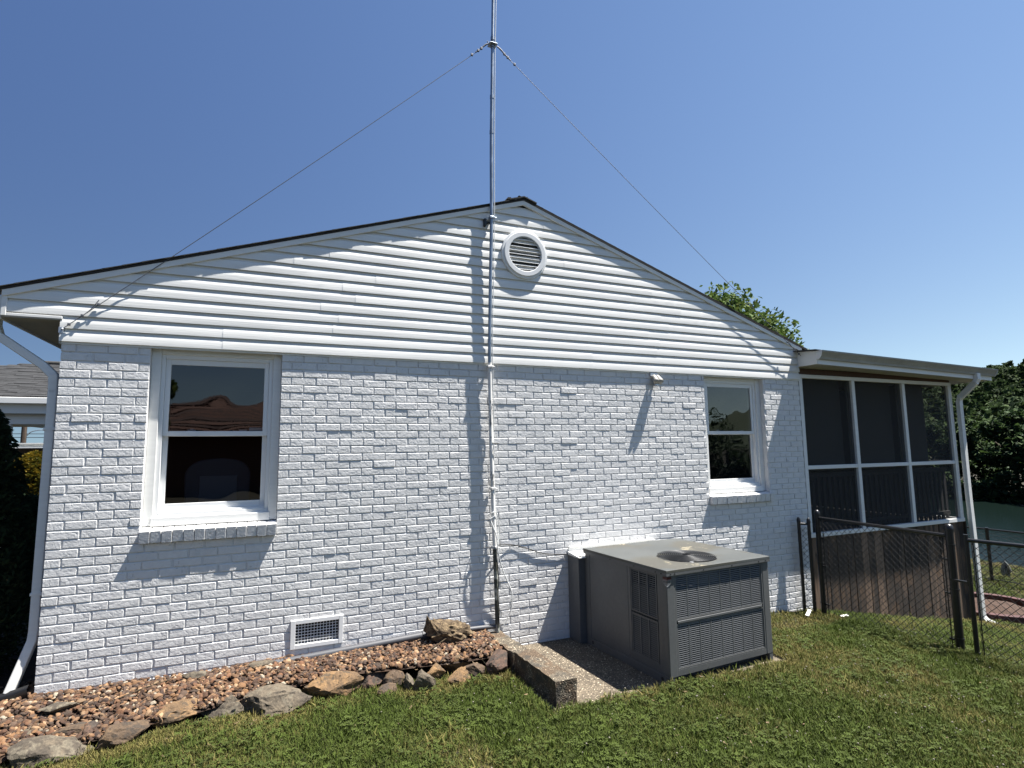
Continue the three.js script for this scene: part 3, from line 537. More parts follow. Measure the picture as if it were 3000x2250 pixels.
{
  const g = new THREE.PlaneGeometry(5.0, 0.9, 60, 14); g.rotateX(-Math.PI / 2); g.translate(0.95, 0, 0.05);
  const p = g.attributes.position;
  for (let i = 0; i < p.count; i++) { const x = p.getX(i); let z = lerp(-1.2, bedEdge(x), (p.getZ(i) + 0.4) / 0.9); if (x > 0.0) z = Math.max(z, -0.006); p.setXYZ(i, Math.min(x, 3.465), bedY(x, Math.max(z, 0)) - 0.012, z); }
  g.computeVertexNormals();
  struct('gravel_bed', uvBox(flat(g)), M.dirt);
  const pal = [[0.42, 0.29, 0.19], [0.28, 0.17, 0.11], [0.54, 0.4, 0.28], [0.16, 0.1, 0.07], [0.36, 0.22, 0.14], [0.8, 0.66, 0.5], [0.22, 0.18, 0.16], [0.5, 0.34, 0.2], [0.3, 0.24, 0.21], [0.14, 0.1, 0.09]];
  const N = 6600, K = 5, kinds = [], root = new THREE.Group();
  root.name = 'gravel'; root.userData.kind = 'stuff'; root.userData.label = 'brown and tan river gravel filling the bed along the wall'; root.userData.category = 'gravel'; scene.add(root);
  const mat = std({ color: 0xffffff, roughness: 0.85, bumpMap: rockBump, bumpScale: 0.003 });
  for (let k = 0; k < K; k++) { const im = new THREE.InstancedMesh(rockGeo(1, 0.62, 0.78, 500 + k * 7, 6, 2), mat, Math.floor(N / K)); im.name = 'gravel_stones'; im.userData.kind = 'stuff'; kinds.push(im); root.add(im); }
  const m4 = new THREE.Matrix4(), q = new THREE.Quaternion(), c = new THREE.Color();
  const S = [];
  for (let i = 0; i < Math.floor(N / K) * K; i++) {
    let x, z, tries = 0;
    do { x = rr(-0.75, 3.46); z = rnd() * 0.78; if (x < 0) z = rr(-0.35, 0.8); tries++; } while (z > bedEdge(x) - 0.01 && tries < 40);
    if (x > 0) z = Math.max(z, 0.012);
    const big = rnd(), s = (0.02 + 0.024 * rnd() + (big > 0.9 ? 0.022 * rnd() : 0)), layer = i / N;
    q.setFromEuler(new THREE.Euler(rr(-0.7, 0.7), rr(0, 6.3), rr(-0.7, 0.7)));
    m4.compose(V(x, bedY(x, Math.max(z, 0)) - s * 0.25 + layer * 0.014, z), q, V(s * rr(0.85, 1.35), s * rr(0.8, 1.2), s * rr(0.85, 1.2)));
    const im = kinds[i % K], j = Math.floor(i / K); im.setMatrixAt(j, m4);
    const a = pal[Math.floor(rnd() * pal.length)], f = rr(0.45, 1.15); c.setRGB(a[0] * f * 0.36, a[1] * f * 0.275, a[2] * f * 0.2); if (rnd() < 0.03) c.setRGB(0.27, 0.23, 0.17);
    im.setColorAt(j, c);
  }
  // dry stems on the gravel
  single('dry_stem', tube([[0.55, 0.08, 0.30], [0.7, 0.1, 0.22], [0.86, 0.1, 0.12]], 0.005, 10, 6), M.driftwood, 'pale dry stem lying across the gravel under the left window', 'twig');
  single('dry_stem', tube([[2.75, 0.06, 0.36], [2.92, 0.1, 0.27], [3.12, 0.16, 0.18]], 0.005, 10, 6), M.driftwood, 'thin straight dry stem leaning on the driftwood chunk', 'twig');
  // weathered wood chunk
  let w = new THREE.IcosahedronGeometry(1, 6); w.deleteAttribute('uv'); w.deleteAttribute('normal'); w = mergeVertices(w, 1e-4);
  const wp = w.attributes.position;
  for (let i = 0; i < wp.count; i++) {
    let x = wp.getX(i), y = wp.getY(i), z = wp.getZ(i);
    const r = 1 + 0.35 * (n3(x * 2.4, y * 2.4, z * 2.4, 61) - 0.5) + 0.3 * (n3(x * 6, y * 6, z * 6, 62) - 0.5) + 0.16 * (n3(x * 14, y * 14, z * 14, 63) - 0.5);
    x *= r; y *= r; z *= r;
    if (x < -0.45) { const k = (-0.45 - x) / 0.55; y = y * (1 + 0.4 * k) + (y > 0 ? 0.95 * k * k * (z > -0.2 ? 1 : 0.4) : 0); }
    wp.setXYZ(i, x * 0.2, Math.max(y, -0.7) * 0.098, z * 0.1);
  }
  const wood = single('driftwood_chunk', uvBox(toCreasedNormals(w, 0.8)), M.driftwood, 'ragged weathered chunk of driftwood lying on gravel against the brick wall', 'driftwood');
  wood.position.set(3.06, 0.155, 0.15); wood.rotation.set(0, -0.12, -0.1);
  single('drain_pipe', join([rod([1.5, 0.07, 0.05], [2.9, 0.128, 0.05], 0.031, 14), rod([2.84, 0.126, 0.05], [2.95, 0.13, 0.05], 0.037, 14), rod([2.93, 0.128, 0.05], [3.56, 0.11, 0.05], 0.022, 12)]), M.greyPipe, 'grey plastic pipe running along the foot of the brick wall', 'pipe');
  single('edging_strip', join([tube([[-0.62, 0.07, 0.05], [-0.35, 0.06, -0.06], [-0.12, 0.1, -0.02], [-0.015, 0.13, 0.02]], 0.05, 20, 6).scale(1, 1, 0.35)]), M.black, 'black curved plastic edging strip at the foot of the left downspout', 'edging');
}

// ---------------------------------------------------------------- packaged air conditioner on the pad
{
  const ac = thing('air_conditioner', 'grey packaged air conditioner with louvred sides standing on the concrete pad', 'air conditioner', [4.538, -0.125, 1.42]);
  ac.rotation.y = 0.055;
  const W = 1.215, D = 1.19, H = 0.925, B = 0.07; // local: x 0..W, z -D..0, y 0..H
  part('base_rail', [bx(0.05, 0, -0.14, W - 0.05, B, -0.1, 0.004), bx(0.0, 0, -D, 0.045, B, -0.002, 0.004), bx(W - 0.045, 0, -D, W, B, -0.002, 0.004), bx(0.04, 0, -D, W - 0.04, B, -D + 0.04)], M.ac, ac);
  part('hole_shade', [rod([-0.001, 0.035, -0.1], [0.01, 0.035, -0.1], 0.016, 14), rod([-0.001, 0.035, -D + 0.1], [0.01, 0.035, -D + 0.1], 0.016, 14)], M.black, ac);  // black discs painted as the shade inside holes of the rail
  part('inner_case', [bx(0.03, B, -D + 0.02, W - 0.03, H - 0.2, -0.05)], M.coil, ac);
  for (const [x, z] of [[0, 0], [W, 0], [0, -D], [W, -D]]) {
    const sx = x ? -1 : 1, sz = z ? 1 : -1;
    part('corner_post', [bx(x, B, z, x + sx * 0.075, H - 0.03, z + sz * 0.012, 0.003), bx(x, B, z + sz * 0.012, x + sx * 0.012, H - 0.03, z + sz * 0.075, 0.003)], M.ac, ac);
  }
  // louvred panel builder: columns of slats between ribs, standing in the plane z = 0 facing +z
  const louvre = (name, w, rows, cols, rowH, proud, parent, place) => {
    const p = partGroup(name, parent), ribs = [], slats = [];
    const cw = w / cols;
    rows.forEach(([ya, yb]) => {
      for (let c = 0; c <= cols; c++) ribs.push(bx(c * cw - 0.0055, ya, -0.008, c * cw + 0.0055, yb, proud));
      const n = Math.round((yb - ya) / rowH);
      for (let c = 0; c < cols; c++) for (let i = 0; i < n; i++) {
        const y = ya + (i + 0.5) * (yb - ya) / n, g = new THREE.BoxGeometry(cw - 0.011, 0.0072, 0.002); g.rotateX(-0.35); g.translate((c + 0.5) * cw, y, -0.006); slats.push(uvBox(flat(g)));
      }
      ribs.push(bx(-0.007, ya - 0.012, -0.012, w + 0.007, ya, 0.0), bx(-0.007, yb, -0.012, w + 0.007, yb + 0.012, 0.0));
    });
    part('louvre_frame', ribs, M.ac, p); stuffPart(part('louvre_slats', slats, M.ac, p));
    place(p); return p;
  };
  const fl = louvre('front_louvre', W - 0.2, [[0.13, 0.465], [0.515, 0.86]], 8, 0.0158, -0.0035, ac, (p) => { p.position.set(0.1, 0, -0.004); });
  part('middle_bar', [bx(0.003, 0.479, -0.012, W - 0.203, 0.501, 0.003, 0.004)], M.ac, fl);
  part('front_frame', [bx(0.076, B + 0.002, -0.014, 0.092, H - 0.03, -0.003), bx(W - 0.092, B + 0.002, -0.014, W - 0.076, H - 0.03, -0.003), bx(0.092, B + 0.002, -0.014, W - 0.092, 0.117, -0.003), bx(0.092, 0.873, -0.02, W - 0.092, H - 0.03, -0.012)], M.ac, ac);
  louvre('side_louvre', 0.33, [[0.15, 0.465], [0.505, 0.85]], 3, 0.017, 0.001, ac, (p) => { p.rotation.y = -Math.PI / 2; p.position.set(0.004, 0, -0.47); });
  part('side_panel', [bx(0.002, B + 0.004, -D + 0.077, 0.014, H - 0.034, -0.52, 0.003), bx(0.004, B + 0.004, -0.518, 0.012, H - 0.034, -0.484), bx(0.004, B + 0.004, -0.126, 0.012, H - 0.034, -0.078), bx(0.004, B + 0.004, -0.483, 0.012, 0.136, -0.127), bx(0.004, 0.864, -0.483, 0.012, H - 0.034, -0.127)], M.ac, ac);
  part('side_panel', bx(W - 0.014, B + 0.004, -D + 0.077, W - 0.002, H - 0.034, -0.078, 0.003), M.ac, ac);
  part('back_panel', bx(0.077, B + 0.004, -D + 0.002, W - 0.077, H - 0.034, -D + 0.014), M.ac, ac);
  // lid with the fan opening
  const s = new THREE.Shape([[-0.014, 0.014], [W + 0.014, 0.014], [W + 0.014, -D - 0.014], [-0.014, -D - 0.014]].map(([x, z]) => new THREE.Vector2(x, -z)));
  const fx = 0.56, fz = -0.35, fr = 0.262, hole = new THREE.Path(); hole.absarc(fx, -fz, fr, 0, Math.PI * 2, true); s.holes.push(hole);
  const lg = new THREE.ExtrudeGeometry(s, { depth: 0.018, bevelEnabled: true, bevelSize: 0.004, bevelThickness: 0.004, bevelSegments: 2, bevelOffset: -0.004, curveSegments: 48 });
  lg.rotateX(-Math.PI / 2); lg.translate(0, H - 0.026, 0);
  const lid = part('lid', uvBox(flat(lg), 0.2, 0.35), M.acLid, ac);
  part('lid_lip', [bx(-0.014, H - 0.05, 0.0005, W + 0.014, H - 0.024, 0.0135), bx(-0.0135, H - 0.05, -D - 0.013, -0.002, H - 0.024, 0.0), bx(W + 0.002, H - 0.05, -D - 0.013, W + 0.0135, H - 0.024, 0.0)], M.ac, lid);
  const scr = []; for (const x of [0.03, 0.075, 0.4, 0.74, 1.08, 1.17]) { scr.push(rod([x, H - 0.037, 0.013], [x, H - 0.037, 0.018], 0.0055, 8)); } for (const z of [-0.05, -0.12, -0.4, -0.75]) scr.push(rod([-0.013, H - 0.037, z], [-0.018, H - 0.037, z], 0.0055, 8));
  part('screw', scr, M.black, lid);
  const well = new THREE.CylinderGeometry(fr + 0.004, fr + 0.004, 0.16, 48, 1, true); well.translate(fx, H - 0.105, fz);
  const wb = new THREE.CircleGeometry(fr, 40); wb.rotateX(-Math.PI / 2); wb.translate(fx, H - 0.186, fz);
  part('fan_well', [uvBox(flat(well)), uvBox(flat(wb))], std({ map: acMap, roughness: 0.6, side: THREE.DoubleSide }), ac);
  const fan = partGroup('fan', ac), hub = new THREE.CylinderGeometry(0.055, 0.06, 0.08, 20); hub.translate(fx, H - 0.1, fz);
  part('hub', uvBox(flat(hub)), M.wireDark, fan);
  for (let i = 0; i < 4; i++) { const g = new THREE.BoxGeometry(0.19, 0.004, 0.11); g.rotateX(0.45); g.translate(0.145, 0, 0); g.rotateY(i * Math.PI / 2 + 0.4); g.translate(fx, H - 0.11, fz); part('blade', uvBox(flat(g)), M.steel, fan); }
  const grille = [];
  for (let i = 0; i < 13; i++) { const r = 0.045 + i * 0.018, t = new THREE.TorusGeometry(r, 0.0022, 5, 48); t.rotateX(Math.PI / 2); t.translate(fx, H + 0.006 + 0.012 * (1 - (r / fr) ** 2), fz); grille.push(uvBox(flat(t))); }
  for (let i = 0; i < 12; i++) { const a = i * Math.PI / 6; grille.push(rod([fx + Math.cos(a) * 0.04, H + 0.016, fz + Math.sin(a) * 0.04], [fx + Math.cos(a) * 0.275, H + 0.002, fz + Math.sin(a) * 0.275], 0.0028, 6)); }
  part('fan_guard', grille, M.wireDark, ac);
  // shield shaped maker's badge wrapped round the front left corner
  const cv = document.createElement('canvas'); cv.width = 128; cv.height = 128; const cx = cv.getContext('2d');
  cx.fillStyle = '#6d7074'; cx.fillRect(0, 0, 128, 128); cx.fillStyle = '#43191c'; cx.fillRect(0, 0, 128, 30); cx.fillStyle = '#6e2a2f'; cx.fillRect(0, 34, 128, 5);
  cx.fillStyle = '#23262b'; for (const [x, y, w, h] of [[12, 52, 10, 26], [28, 52, 6, 22], [42, 54, 12, 6], [42, 68, 12, 6], [60, 50, 6, 28], [74, 52, 12, 5], [76, 62, 8, 16], [94, 52, 18, 6], [98, 62, 6, 14]]) cx.fillRect(x, y, w, h);
  cx.fillStyle = '#c9cbce'; cx.beginPath(); cx.moveTo(0, 88); cx.lineTo(64, 118); cx.lineTo(128, 84); cx.lineTo(128, 96); cx.lineTo(64, 128); cx.lineTo(0, 100); cx.fill();
  const bt = new THREE.CanvasTexture(cv); bt.colorSpace = THREE.SRGBColorSpace;
  const badge = (flip) => { const sh = new THREE.Shape([[0, 0], [0.048, 0.0], [0.048, -0.05], [0, -0.078]].map(([x, y]) => new THREE.Vector2(x, y))); const g = new THREE.ExtrudeGeometry(sh, { depth: 0.003, bevelEnabled: false }); const p = g.attributes.position, uv = []; for (let i = 0; i < p.count; i++) uv.push(0.5 + p.getX(i) / 0.096, 1 + p.getY(i) / 0.078); g.setAttribute('uv', new THREE.Float32BufferAttribute(uv, 2)); if (flip) { for (let i = 0; i < p.count; i++) { g.attributes.uv.setX(i, 1 - g.attributes.uv.getX(i)); } g.rotateY(Math.PI / 2); g.translate(-0.0035, 0, 0); g.translate(0, 0, 0.003); } else g.translate(-0.002, 0, 0.001); g.translate(0, H - 0.06, 0); return flat(g); };
  part('badge', [badge(false), badge(true)], std({ map: bt, roughness: 0.3, metalness: 0.35, side: THREE.DoubleSide }), ac, 'small red and silver shield badge');
  // duct cover between the unit and the wall
  const cov = thing('duct_cover', 'grey sheet metal duct cover with white flashing between air conditioner and wall', 'duct cover', [0, 0, 0]);
  part('cover_box', [bx(4.4, -0.125, 0.004, 5.52, 0.70, 0.222, 0.006)], M.ac, cov);
  part('cover_top', [prism([[0.0, 0.705], [0.245, 0.703], [0.245, 0.712], [0.03, 0.735], [0.0, 0.738]].map(([z, y]) => [z, y]), 0, 1.14).rotateY(-Math.PI / 2).translate(5.535, 0, 0.003)], M.trim, cov);
  part('flashing', [bx(4.41, 0.738, 0.003, 5.53, 0.775, 0.012, 0.002), bx(4.41, 0.775, 0.003, 5.5, 0.785, 0.022, 0.003)], M.trim, cov);
}

// ---------------------------------------------------------------- antenna mast, guy wires, cables, light
{
  const mast = thing('antenna_mast', 'tall galvanised antenna mast standing against the gable wall', 'mast', [0, 0, 0]);
  const C = [[0.02, 3.578, 0.062], [0.35, 3.572, 0.06], [0.9, 3.558, 0.053], [1.4, 3.545, 0.047], [1.9, 3.533, 0.045], [2.4, 3.525, 0.05], [2.66, 3.522, 0.054], [2.95, 3.524, 0.058], [3.6, 3.537, 0.065], [4.2, 3.552, 0.07], [5.0, 3.556, 0.072], [6.16, 3.578, 0.075], [7.0, 3.598, 0.075], [8.2, 3.62, 0.075]];
  const at = (y) => { let i = 0; while (i < C.length - 2 && y > C[i + 1][0]) i++; const t = (y - C[i][0]) / (C[i + 1][0] - C[i][0]); return [lerp(C[i][1], C[i + 1][1], t), y, lerp(C[i][2], C[i + 1][2], t)]; };
  const seg = (a, b, r, n = 24) => { const p = []; for (let i = 0; i <= 10; i++) p.push(at(lerp(a, b, i / 10))); return uvBox(tube(p, r, n, 14)); };
  part('lower_pipe', seg(0.02, 0.86, 0.0205), M.oldPipe, mast, 'weathered dark lower end of the mast');
  part('painted_pipe', seg(0.86, 2.68, 0.0208), M.whitePipe, mast, 'white painted middle length of the mast');
  part('steel_pipe', seg(2.62, 5.55, 0.0192, 40), M.galv, mast);
  part('upper_pipe', seg(5.5, 8.2, 0.0172, 30), M.galv, mast);
  for (const y of [5.16, 5.56, 2.9, 6.24]) part('coupling', seg(y - 0.02, y + 0.02, 0.0222, 4), M.galv, mast);
  const clampAt = (y, dx) => { const [x, yy, z] = at(y); return [bx(x - 0.028, y - 0.012, z - 0.03, x + 0.028, y + 0.012, z + 0.026, 0.004), bx(x - 0.012 + dx, y - 0.008, 0.012, x + 0.012 + dx, y + 0.008, z, 0.002), rod([x + 0.024, y, z + 0.02], [x + 0.046, y, z + 0.02], 0.005, 8)]; };
  for (const y of [4.21, 2.64, 1.42, 0.85]) part('clamp', clampAt(y, 0), y > 3 ? M.galv : M.whitePipe, mast);
  part('standoff_bracket', [bx(3.475, 4.12, 0.01, 3.5, 4.2, 0.06, 0.004), bx(3.5, 4.15, 0.03, 3.54, 4.175, 0.05, 0.003)], M.black, mast);
  const [gx, gy, gz] = at(6.165);
  part('guy_ring', [bx(gx - 0.045, gy - 0.006, gz - 0.045, gx + 0.045, gy + 0.006, gz + 0.045, 0.005), rod([gx, gy - 0.03, gz], [gx, gy + 0.035, gz], 0.025, 14), rod([gx - 0.045, gy, gz], [gx - 0.06, gy + 0.03, gz], 0.006, 6)], M.galv, mast);
  const wireOf = (a, b, sag, label, anchor) => {
    const w = thing('guy_wire', label, 'guy wire', [0, 0, 0], 'guy wires of the mast');
    const A = V(...a), B = V(...b), pts = []; for (let i = 0; i <= 20; i++) { const t = i / 20, p = A.clone().lerp(B, t); p.y -= sag * 4 * t * (1 - t); pts.push(p); }
    part('strand', tube(pts, 0.003, 60, 6), M.wire, w);
    const d = B.clone().sub(A).normalize(), k = [];
    k.push(tube([A, A.clone().addScaledVector(d, 0.05).add(V(0, 0.012, 0)), A.clone().addScaledVector(d, 0.11), A.clone().addScaledVector(d, 0.2)], 0.0075, 12, 6));
    for (const s of [0.11, 0.16, 0.26]) { const p = A.clone().addScaledVector(d, s); k.push(bx(p.x - 0.012, p.y - 0.012, p.z - 0.01, p.x + 0.012, p.y + 0.012, p.z + 0.01, 0.003)); }
    for (const s of [0.05, 0.16, 0.3]) { const p = B.clone().addScaledVector(d, -s); k.push(bx(p.x - 0.01, p.y - 0.01, p.z - 0.008, p.x + 0.01, p.y + 0.01, p.z + 0.008, 0.003)); }
    k.push(tube([B.clone().addScaledVector(d, -0.3).add(V(0, 0.035, 0)), B.clone().addScaledVector(d, -0.22), B.clone().addScaledVector(d, -0.04)], 0.0035, 10, 5));
    part('wire_clips', k, M.wire, w);
    part('anchor_bolt', anchor, M.steel, w);
  };
  const LA = [0.012, 2.775, 0.034], RA = [7.992, 2.985, 0.075];
  wireOf([gx - 0.05, gy, gz], LA, 0.02, 'thin steel guy wire slanting from the mast down to the left corner of the siding', [rod([LA[0] - 0.02, LA[1] - 0.012, 0.0], [LA[0], LA[1], 0.04], 0.006, 8), bx(-0.02, 2.74, 0.014, 0.012, 2.79, 0.022, 0.003)]);
  wireOf([gx + 0.05, gy, gz], RA, 0.02, 'thin steel guy wire slanting from the mast down to the right end of the gable', [new THREE.TorusGeometry(0.022, 0.006, 8, 16).rotateY(Math.PI / 2).translate(7.992, 2.965, 0.08), rod([8.02, 2.965, 0.08], [7.99, 2.965, 0.08], 0.006, 8)].map((g) => uvBox(flat(g))));
  const cab = (pts, r, m, label) => single('cable', tube(pts, r, 60, 7), m, label, 'cable');
  const beside = (y, dx, dz) => { const [x, , z] = at(y); return [x + dx, y, z + dz]; };
  cab([...[8.1, 7, 6, 5, 4.2, 3.6, 3.0, 2.66, 2.4].map((y, i) => beside(y, 0.026 + 0.004 * (i % 2), 0.012)), [3.568, 2.2, 0.04], [3.562, 1.9, 0.035], [3.552, 1.86, 0.075], [3.56, 1.6, 0.04], [3.575, 1.3, 0.035], [3.588, 1.1, 0.03], [3.605, 0.95, 0.04], [3.6, 0.8, 0.045], [3.588, 0.6, 0.05], [3.594, 0.3, 0.04], [3.6, 0.06, 0.03]], 0.0045, M.cableWhite, 'thin white coaxial cable running down beside the mast');
  cab([[3.555, 1.15, 0.075], [3.515, 1.13, 0.07], [3.53, 1.06, 0.085], [3.56, 0.98, 0.09], [3.58, 0.83, 0.085], [3.63, 0.66, 0.06], [3.7, 0.5, 0.05], [3.74, 0.4, 0.045], [3.735, 0.24, 0.03], [3.66, 0.09, 0.02]], 0.0055, M.cableWhite, 'white cable looping away from the foot of the mast');
  cab([[3.57, 0.85, 0.07], [3.6, 0.87, 0.05], [3.74, 0.86, 0.012], [3.91, 0.815, 0.012], [4.08, 0.75, 0.014], [4.3, 0.716, 0.014], [4.402, 0.712, 0.02], [4.415, 0.716, 0.12], [4.42, 0.72, 0.24]], 0.0045, M.black, 'thin black cable along the bricks from the mast to the air conditioner');
  cab([[3.573, 0.72, 0.085], [3.585, 0.55, 0.088], [3.575, 0.4, 0.088], [3.588, 0.25, 0.085], [3.585, 0.06, 0.07]], 0.005, M.black, 'black cable strapped to the lower end of the mast');
  cab([[3.536, 1.87, 0.068], [3.56, 1.868, 0.06], [3.62, 1.866, 0.05]], 0.0035, M.black, 'short stub of cable tie sticking out from the painted pipe');
  cab([[3.5, 1.17, 0.05], [3.52, 1.19, 0.085], [3.56, 1.195, 0.085], [3.6, 1.12, 0.05], [3.62, 0.98, 0.035], [3.6, 0.87, 0.04]], 0.004, M.cableWhite, 'thin white wire wrapped once round the painted pipe');
  const lamp = thing('wall_lamp_holder', 'small two socket flood lamp holder under the siding right of the mast', 'lamp', [5.6, 2.64, 0.0]);
  part('back_plate', bx(-0.055, -0.015, 0.004, 0.05, 0.03, 0.02, 0.003), M.steel, lamp);
  for (const x of [-0.02, 0.03]) { const g = new THREE.LatheGeometry([[0, 0.0], [0.022, 0.0], [0.026, 0.02], [0.036, 0.075], [0.034, 0.1], [0.0, 0.105]].map((q) => new THREE.Vector2(...q)), 16); g.rotateX(2.5).rotateZ(x * 3); g.translate(x, -0.01, 0.03); part('socket', uvBox(flat(g)), std({ color: lin(0.3, 0.29, 0.26), roughness: 0.5 }), lamp); }
  part('sensor', bx(-0.03, -0.13, 0.02, 0.035, -0.1, 0.07, 0.006), M.steel, lamp);
  for (const [x, y, label] of [[5.64, 1.66, 'small painted hook in the bricks left of the right window'], [5.65, 1.07, 'small bent nail in the bricks below the right window']]) single('wall_hook', tube([[x, y, 0], [x, y, 0.02], [x - 0.005, y - 0.02, 0.024], [x - 0.01, y - 0.03, 0.018]], 0.003, 10, 6), M.whitePipe, label, 'hook');
}

// ---------------------------------------------------------------- screened porch on the right
{
  const P = thing('screened_porch', 'screened porch with white frames above weathered board skirting, right of the brick wall', 'porch', [0, 0, 0]);
  const posts = [[8.012, 8.075], [9.065, 9.13], [10.19, 10.255], [11.335, 11.42]];
  for (const [a, b] of posts) part('post', bx(a, 0.655, -0.07, b, 2.705, -0.005, 0.004), M.paintedWood, P);
  part('top_rail', bx(8.012, 2.706, -0.07, 11.42, 2.757, -0.004, 0.004), M.paintedWood, P);
  for (let i = 0; i < 3; i++) part('middle_rail', bx(posts[i][1] + 0.001, 1.482, -0.06, posts[i + 1][0] - 0.001, 1.532, -0.008, 0.004), M.paintedWood, P);
  part('bottom_rail', bx(8.012, 0.6, -0.075, 11.425, 0.654, 0.004, 0.004), M.paintedWood, P);
  part('brown_header', bx(8.01, 2.758, -0.08, 11.4, 2.83, -0.012), M.brownTrim, P);
  for (let i = 0; i < 3; i++) for (const [ya, yb] of [[0.655, 1.481], [1.533, 2.705]]) { const a = posts[i][1], b = posts[i + 1][0], g = new THREE.PlaneGeometry(b - a, yb - ya); g.translate((a + b) / 2, (ya + yb) / 2, -0.04); part('screen_panel', uvBox(flat(g)), M.screen, P); }
  const blind = (a, b) => part('roller_blind', [bx(a, 1.45, -0.16, b, 2.72, -0.155)], M.blind, P);
  blind(8.08, 9.0); blind(9.135, 10.12); blind(10.26, 10.93);
  part('added_sun_block', bx(11.33, 0.62, -3.5, 11.34, 2.8, -0.45), M.blind, P);  // sheet added to keep sun out and the porch interior dark
  for (let i = 0; i < 30; i++) part('picket', bx(8.12 + i * 0.11, 0.62, -0.2, 8.175 + i * 0.11, 1.42, -0.18), M.picket, P);
  part('picket_rail', [bx(8.1, 1.36, -0.179, 11.35, 1.42, -0.15), bx(8.1, 0.7, -0.179, 11.35, 0.75, -0.15)], M.picket, P);
  part('floor', bx(8.0, 0.5, -3.6, 11.4, 0.6, -0.08), M.deck, P);
  part('ceiling', bx(8.0, 2.84, -3.6, 11.42, 2.87, -0.01), M.soffit, P);
  part('back_wall', bx(8.0, 0.6, -3.66, 11.42, 2.84, -3.6), M.boards[0], P);
  part('side_frame', [bx(11.36, 0.6, -1.2, 11.42, 2.84, -1.14), bx(11.36, 0.6, -2.4, 11.42, 2.84, -2.34), bx(11.36, 0.6, -3.6, 11.42, 2.84, -3.54), bx(11.36, 1.48, -3.54, 11.42, 1.53, -0.07), bx(11.36, 0.6, -3.54, 11.42, 0.65, -0.07), bx(11.36, 2.72, -3.54, 11.42, 2.84, -0.07)], M.paintedWood, P);
  for (let i = 0, x = 8.05; x < 11.4; i++) {
    const w = rr(0.13, 0.2), xe = Math.min(x + w, 11.42), gy = ground((x + xe) / 2, 0) - 0.06, t = rr(-0.004, 0.004);
    const b = uvBox(prism([[x + 0.006, gy], [xe - 0.006, gy], [xe - 0.006 + t, 0.598], [x + 0.006 + t, 0.598]], -0.045 + rr(-0.005, 0.005), -0.02 + rr(-0.004, 0.005), 0.003), i * 0.37, i * 0.53);
    part('skirt_board', b, M.boards[Math.floor(rnd() * 4)], P); x = xe;
  }
  for (let i = 0; i < 18; i++) part('side_skirt_board', bx(11.4, -1.15, -0.1 - (i + 1) * 0.195, 11.425, 0.6, -0.105 - i * 0.195), M.boards[i % 4], P);
  part('corner_board', bx(11.425, ground(11.4, 0) - 0.06, -0.1, 11.45, 0.6, 0.0), M.boards[2], P);
  // roof, eave box, gutter
  const X0 = 7.985, X1 = 11.93, prof = (pts, x0, x1) => prism(pts, 0, x1 - x0).rotateY(-Math.PI / 2).translate(x1, 0, 0);
  const z2 = (pts) => pts.map(([z, y]) => [z, y]);
  part('roof', uvBox(prof(z2([[0.34, 3.022], [0.345, 3.032], [-3.9, 3.46], [-3.9, 3.44]]), 7.92, 12.0)), M.shingle, P);
  part('soffit', bx(8.0, 2.858, -0.01, X1, 2.868, 0.292), M.soffit, P);
  part('eave_box', uvBox(prof(z2([[0.3, 2.85], [0.3, 3.02], [0.005, 3.052], [0.005, 2.85]]), X0, 8.0)), M.trim, P);
  part('eave_box', uvBox(prof(z2([[0.3, 2.85], [0.3, 3.02], [-3.7, 3.42], [-3.7, 2.85]]), X1 - 0.012, X1)), M.trim, P);
  part('fascia', bx(8.0, 2.85, 0.293, X1, 3.02, 0.305), M.trim, P);
  part('gutter', uvBox(prof(z2([[0.306, 2.912], [0.333, 2.912], [0.345, 2.942], [0.376, 2.984], [0.393, 3.002], [0.396, 3.02], [0.384, 3.02], [0.382, 3.006], [0.366, 2.988], [0.336, 2.946], [0.326, 2.92], [0.306, 2.92]]), 7.99, 11.96)), M.gutter, P);
  part('gutter_end', [uvBox(prof(z2([[0.306, 2.912], [0.34, 2.912], [0.372, 2.95], [0.39, 3.02], [0.306, 3.02]]), 7.982, 7.99)), uvBox(prof(z2([[0.306, 2.912], [0.34, 2.912], [0.372, 2.95], [0.39, 3.02], [0.306, 3.02]]), 11.96, 11.966))], M.trim, P);
  for (const o of P.children) if (['roof', 'soffit', 'fascia', 'gutter', 'gutter_end', 'eave_box'].includes(o.name)) { const q = o.geometry.attributes.position; for (let i = 0; i < q.count; i++) q.setY(i, q.getY(i) - 0.019 * (q.getX(i) - 8)); } // the eave falls a little to the right
  part('downspout', duct([[11.48, 2.86, 0.335], [11.48, 2.78, 0.335], [11.47, 2.73, 0.31], [11.47, 2.52, 0.085], [11.475, 2.46, 0.06], [11.49, 1.0, 0.05], [11.53, -0.82, 0.05], [11.56, -0.88, 0.08], [11.66, -0.95, 0.17]], 0.085, 0.06), M.trim, P);
}

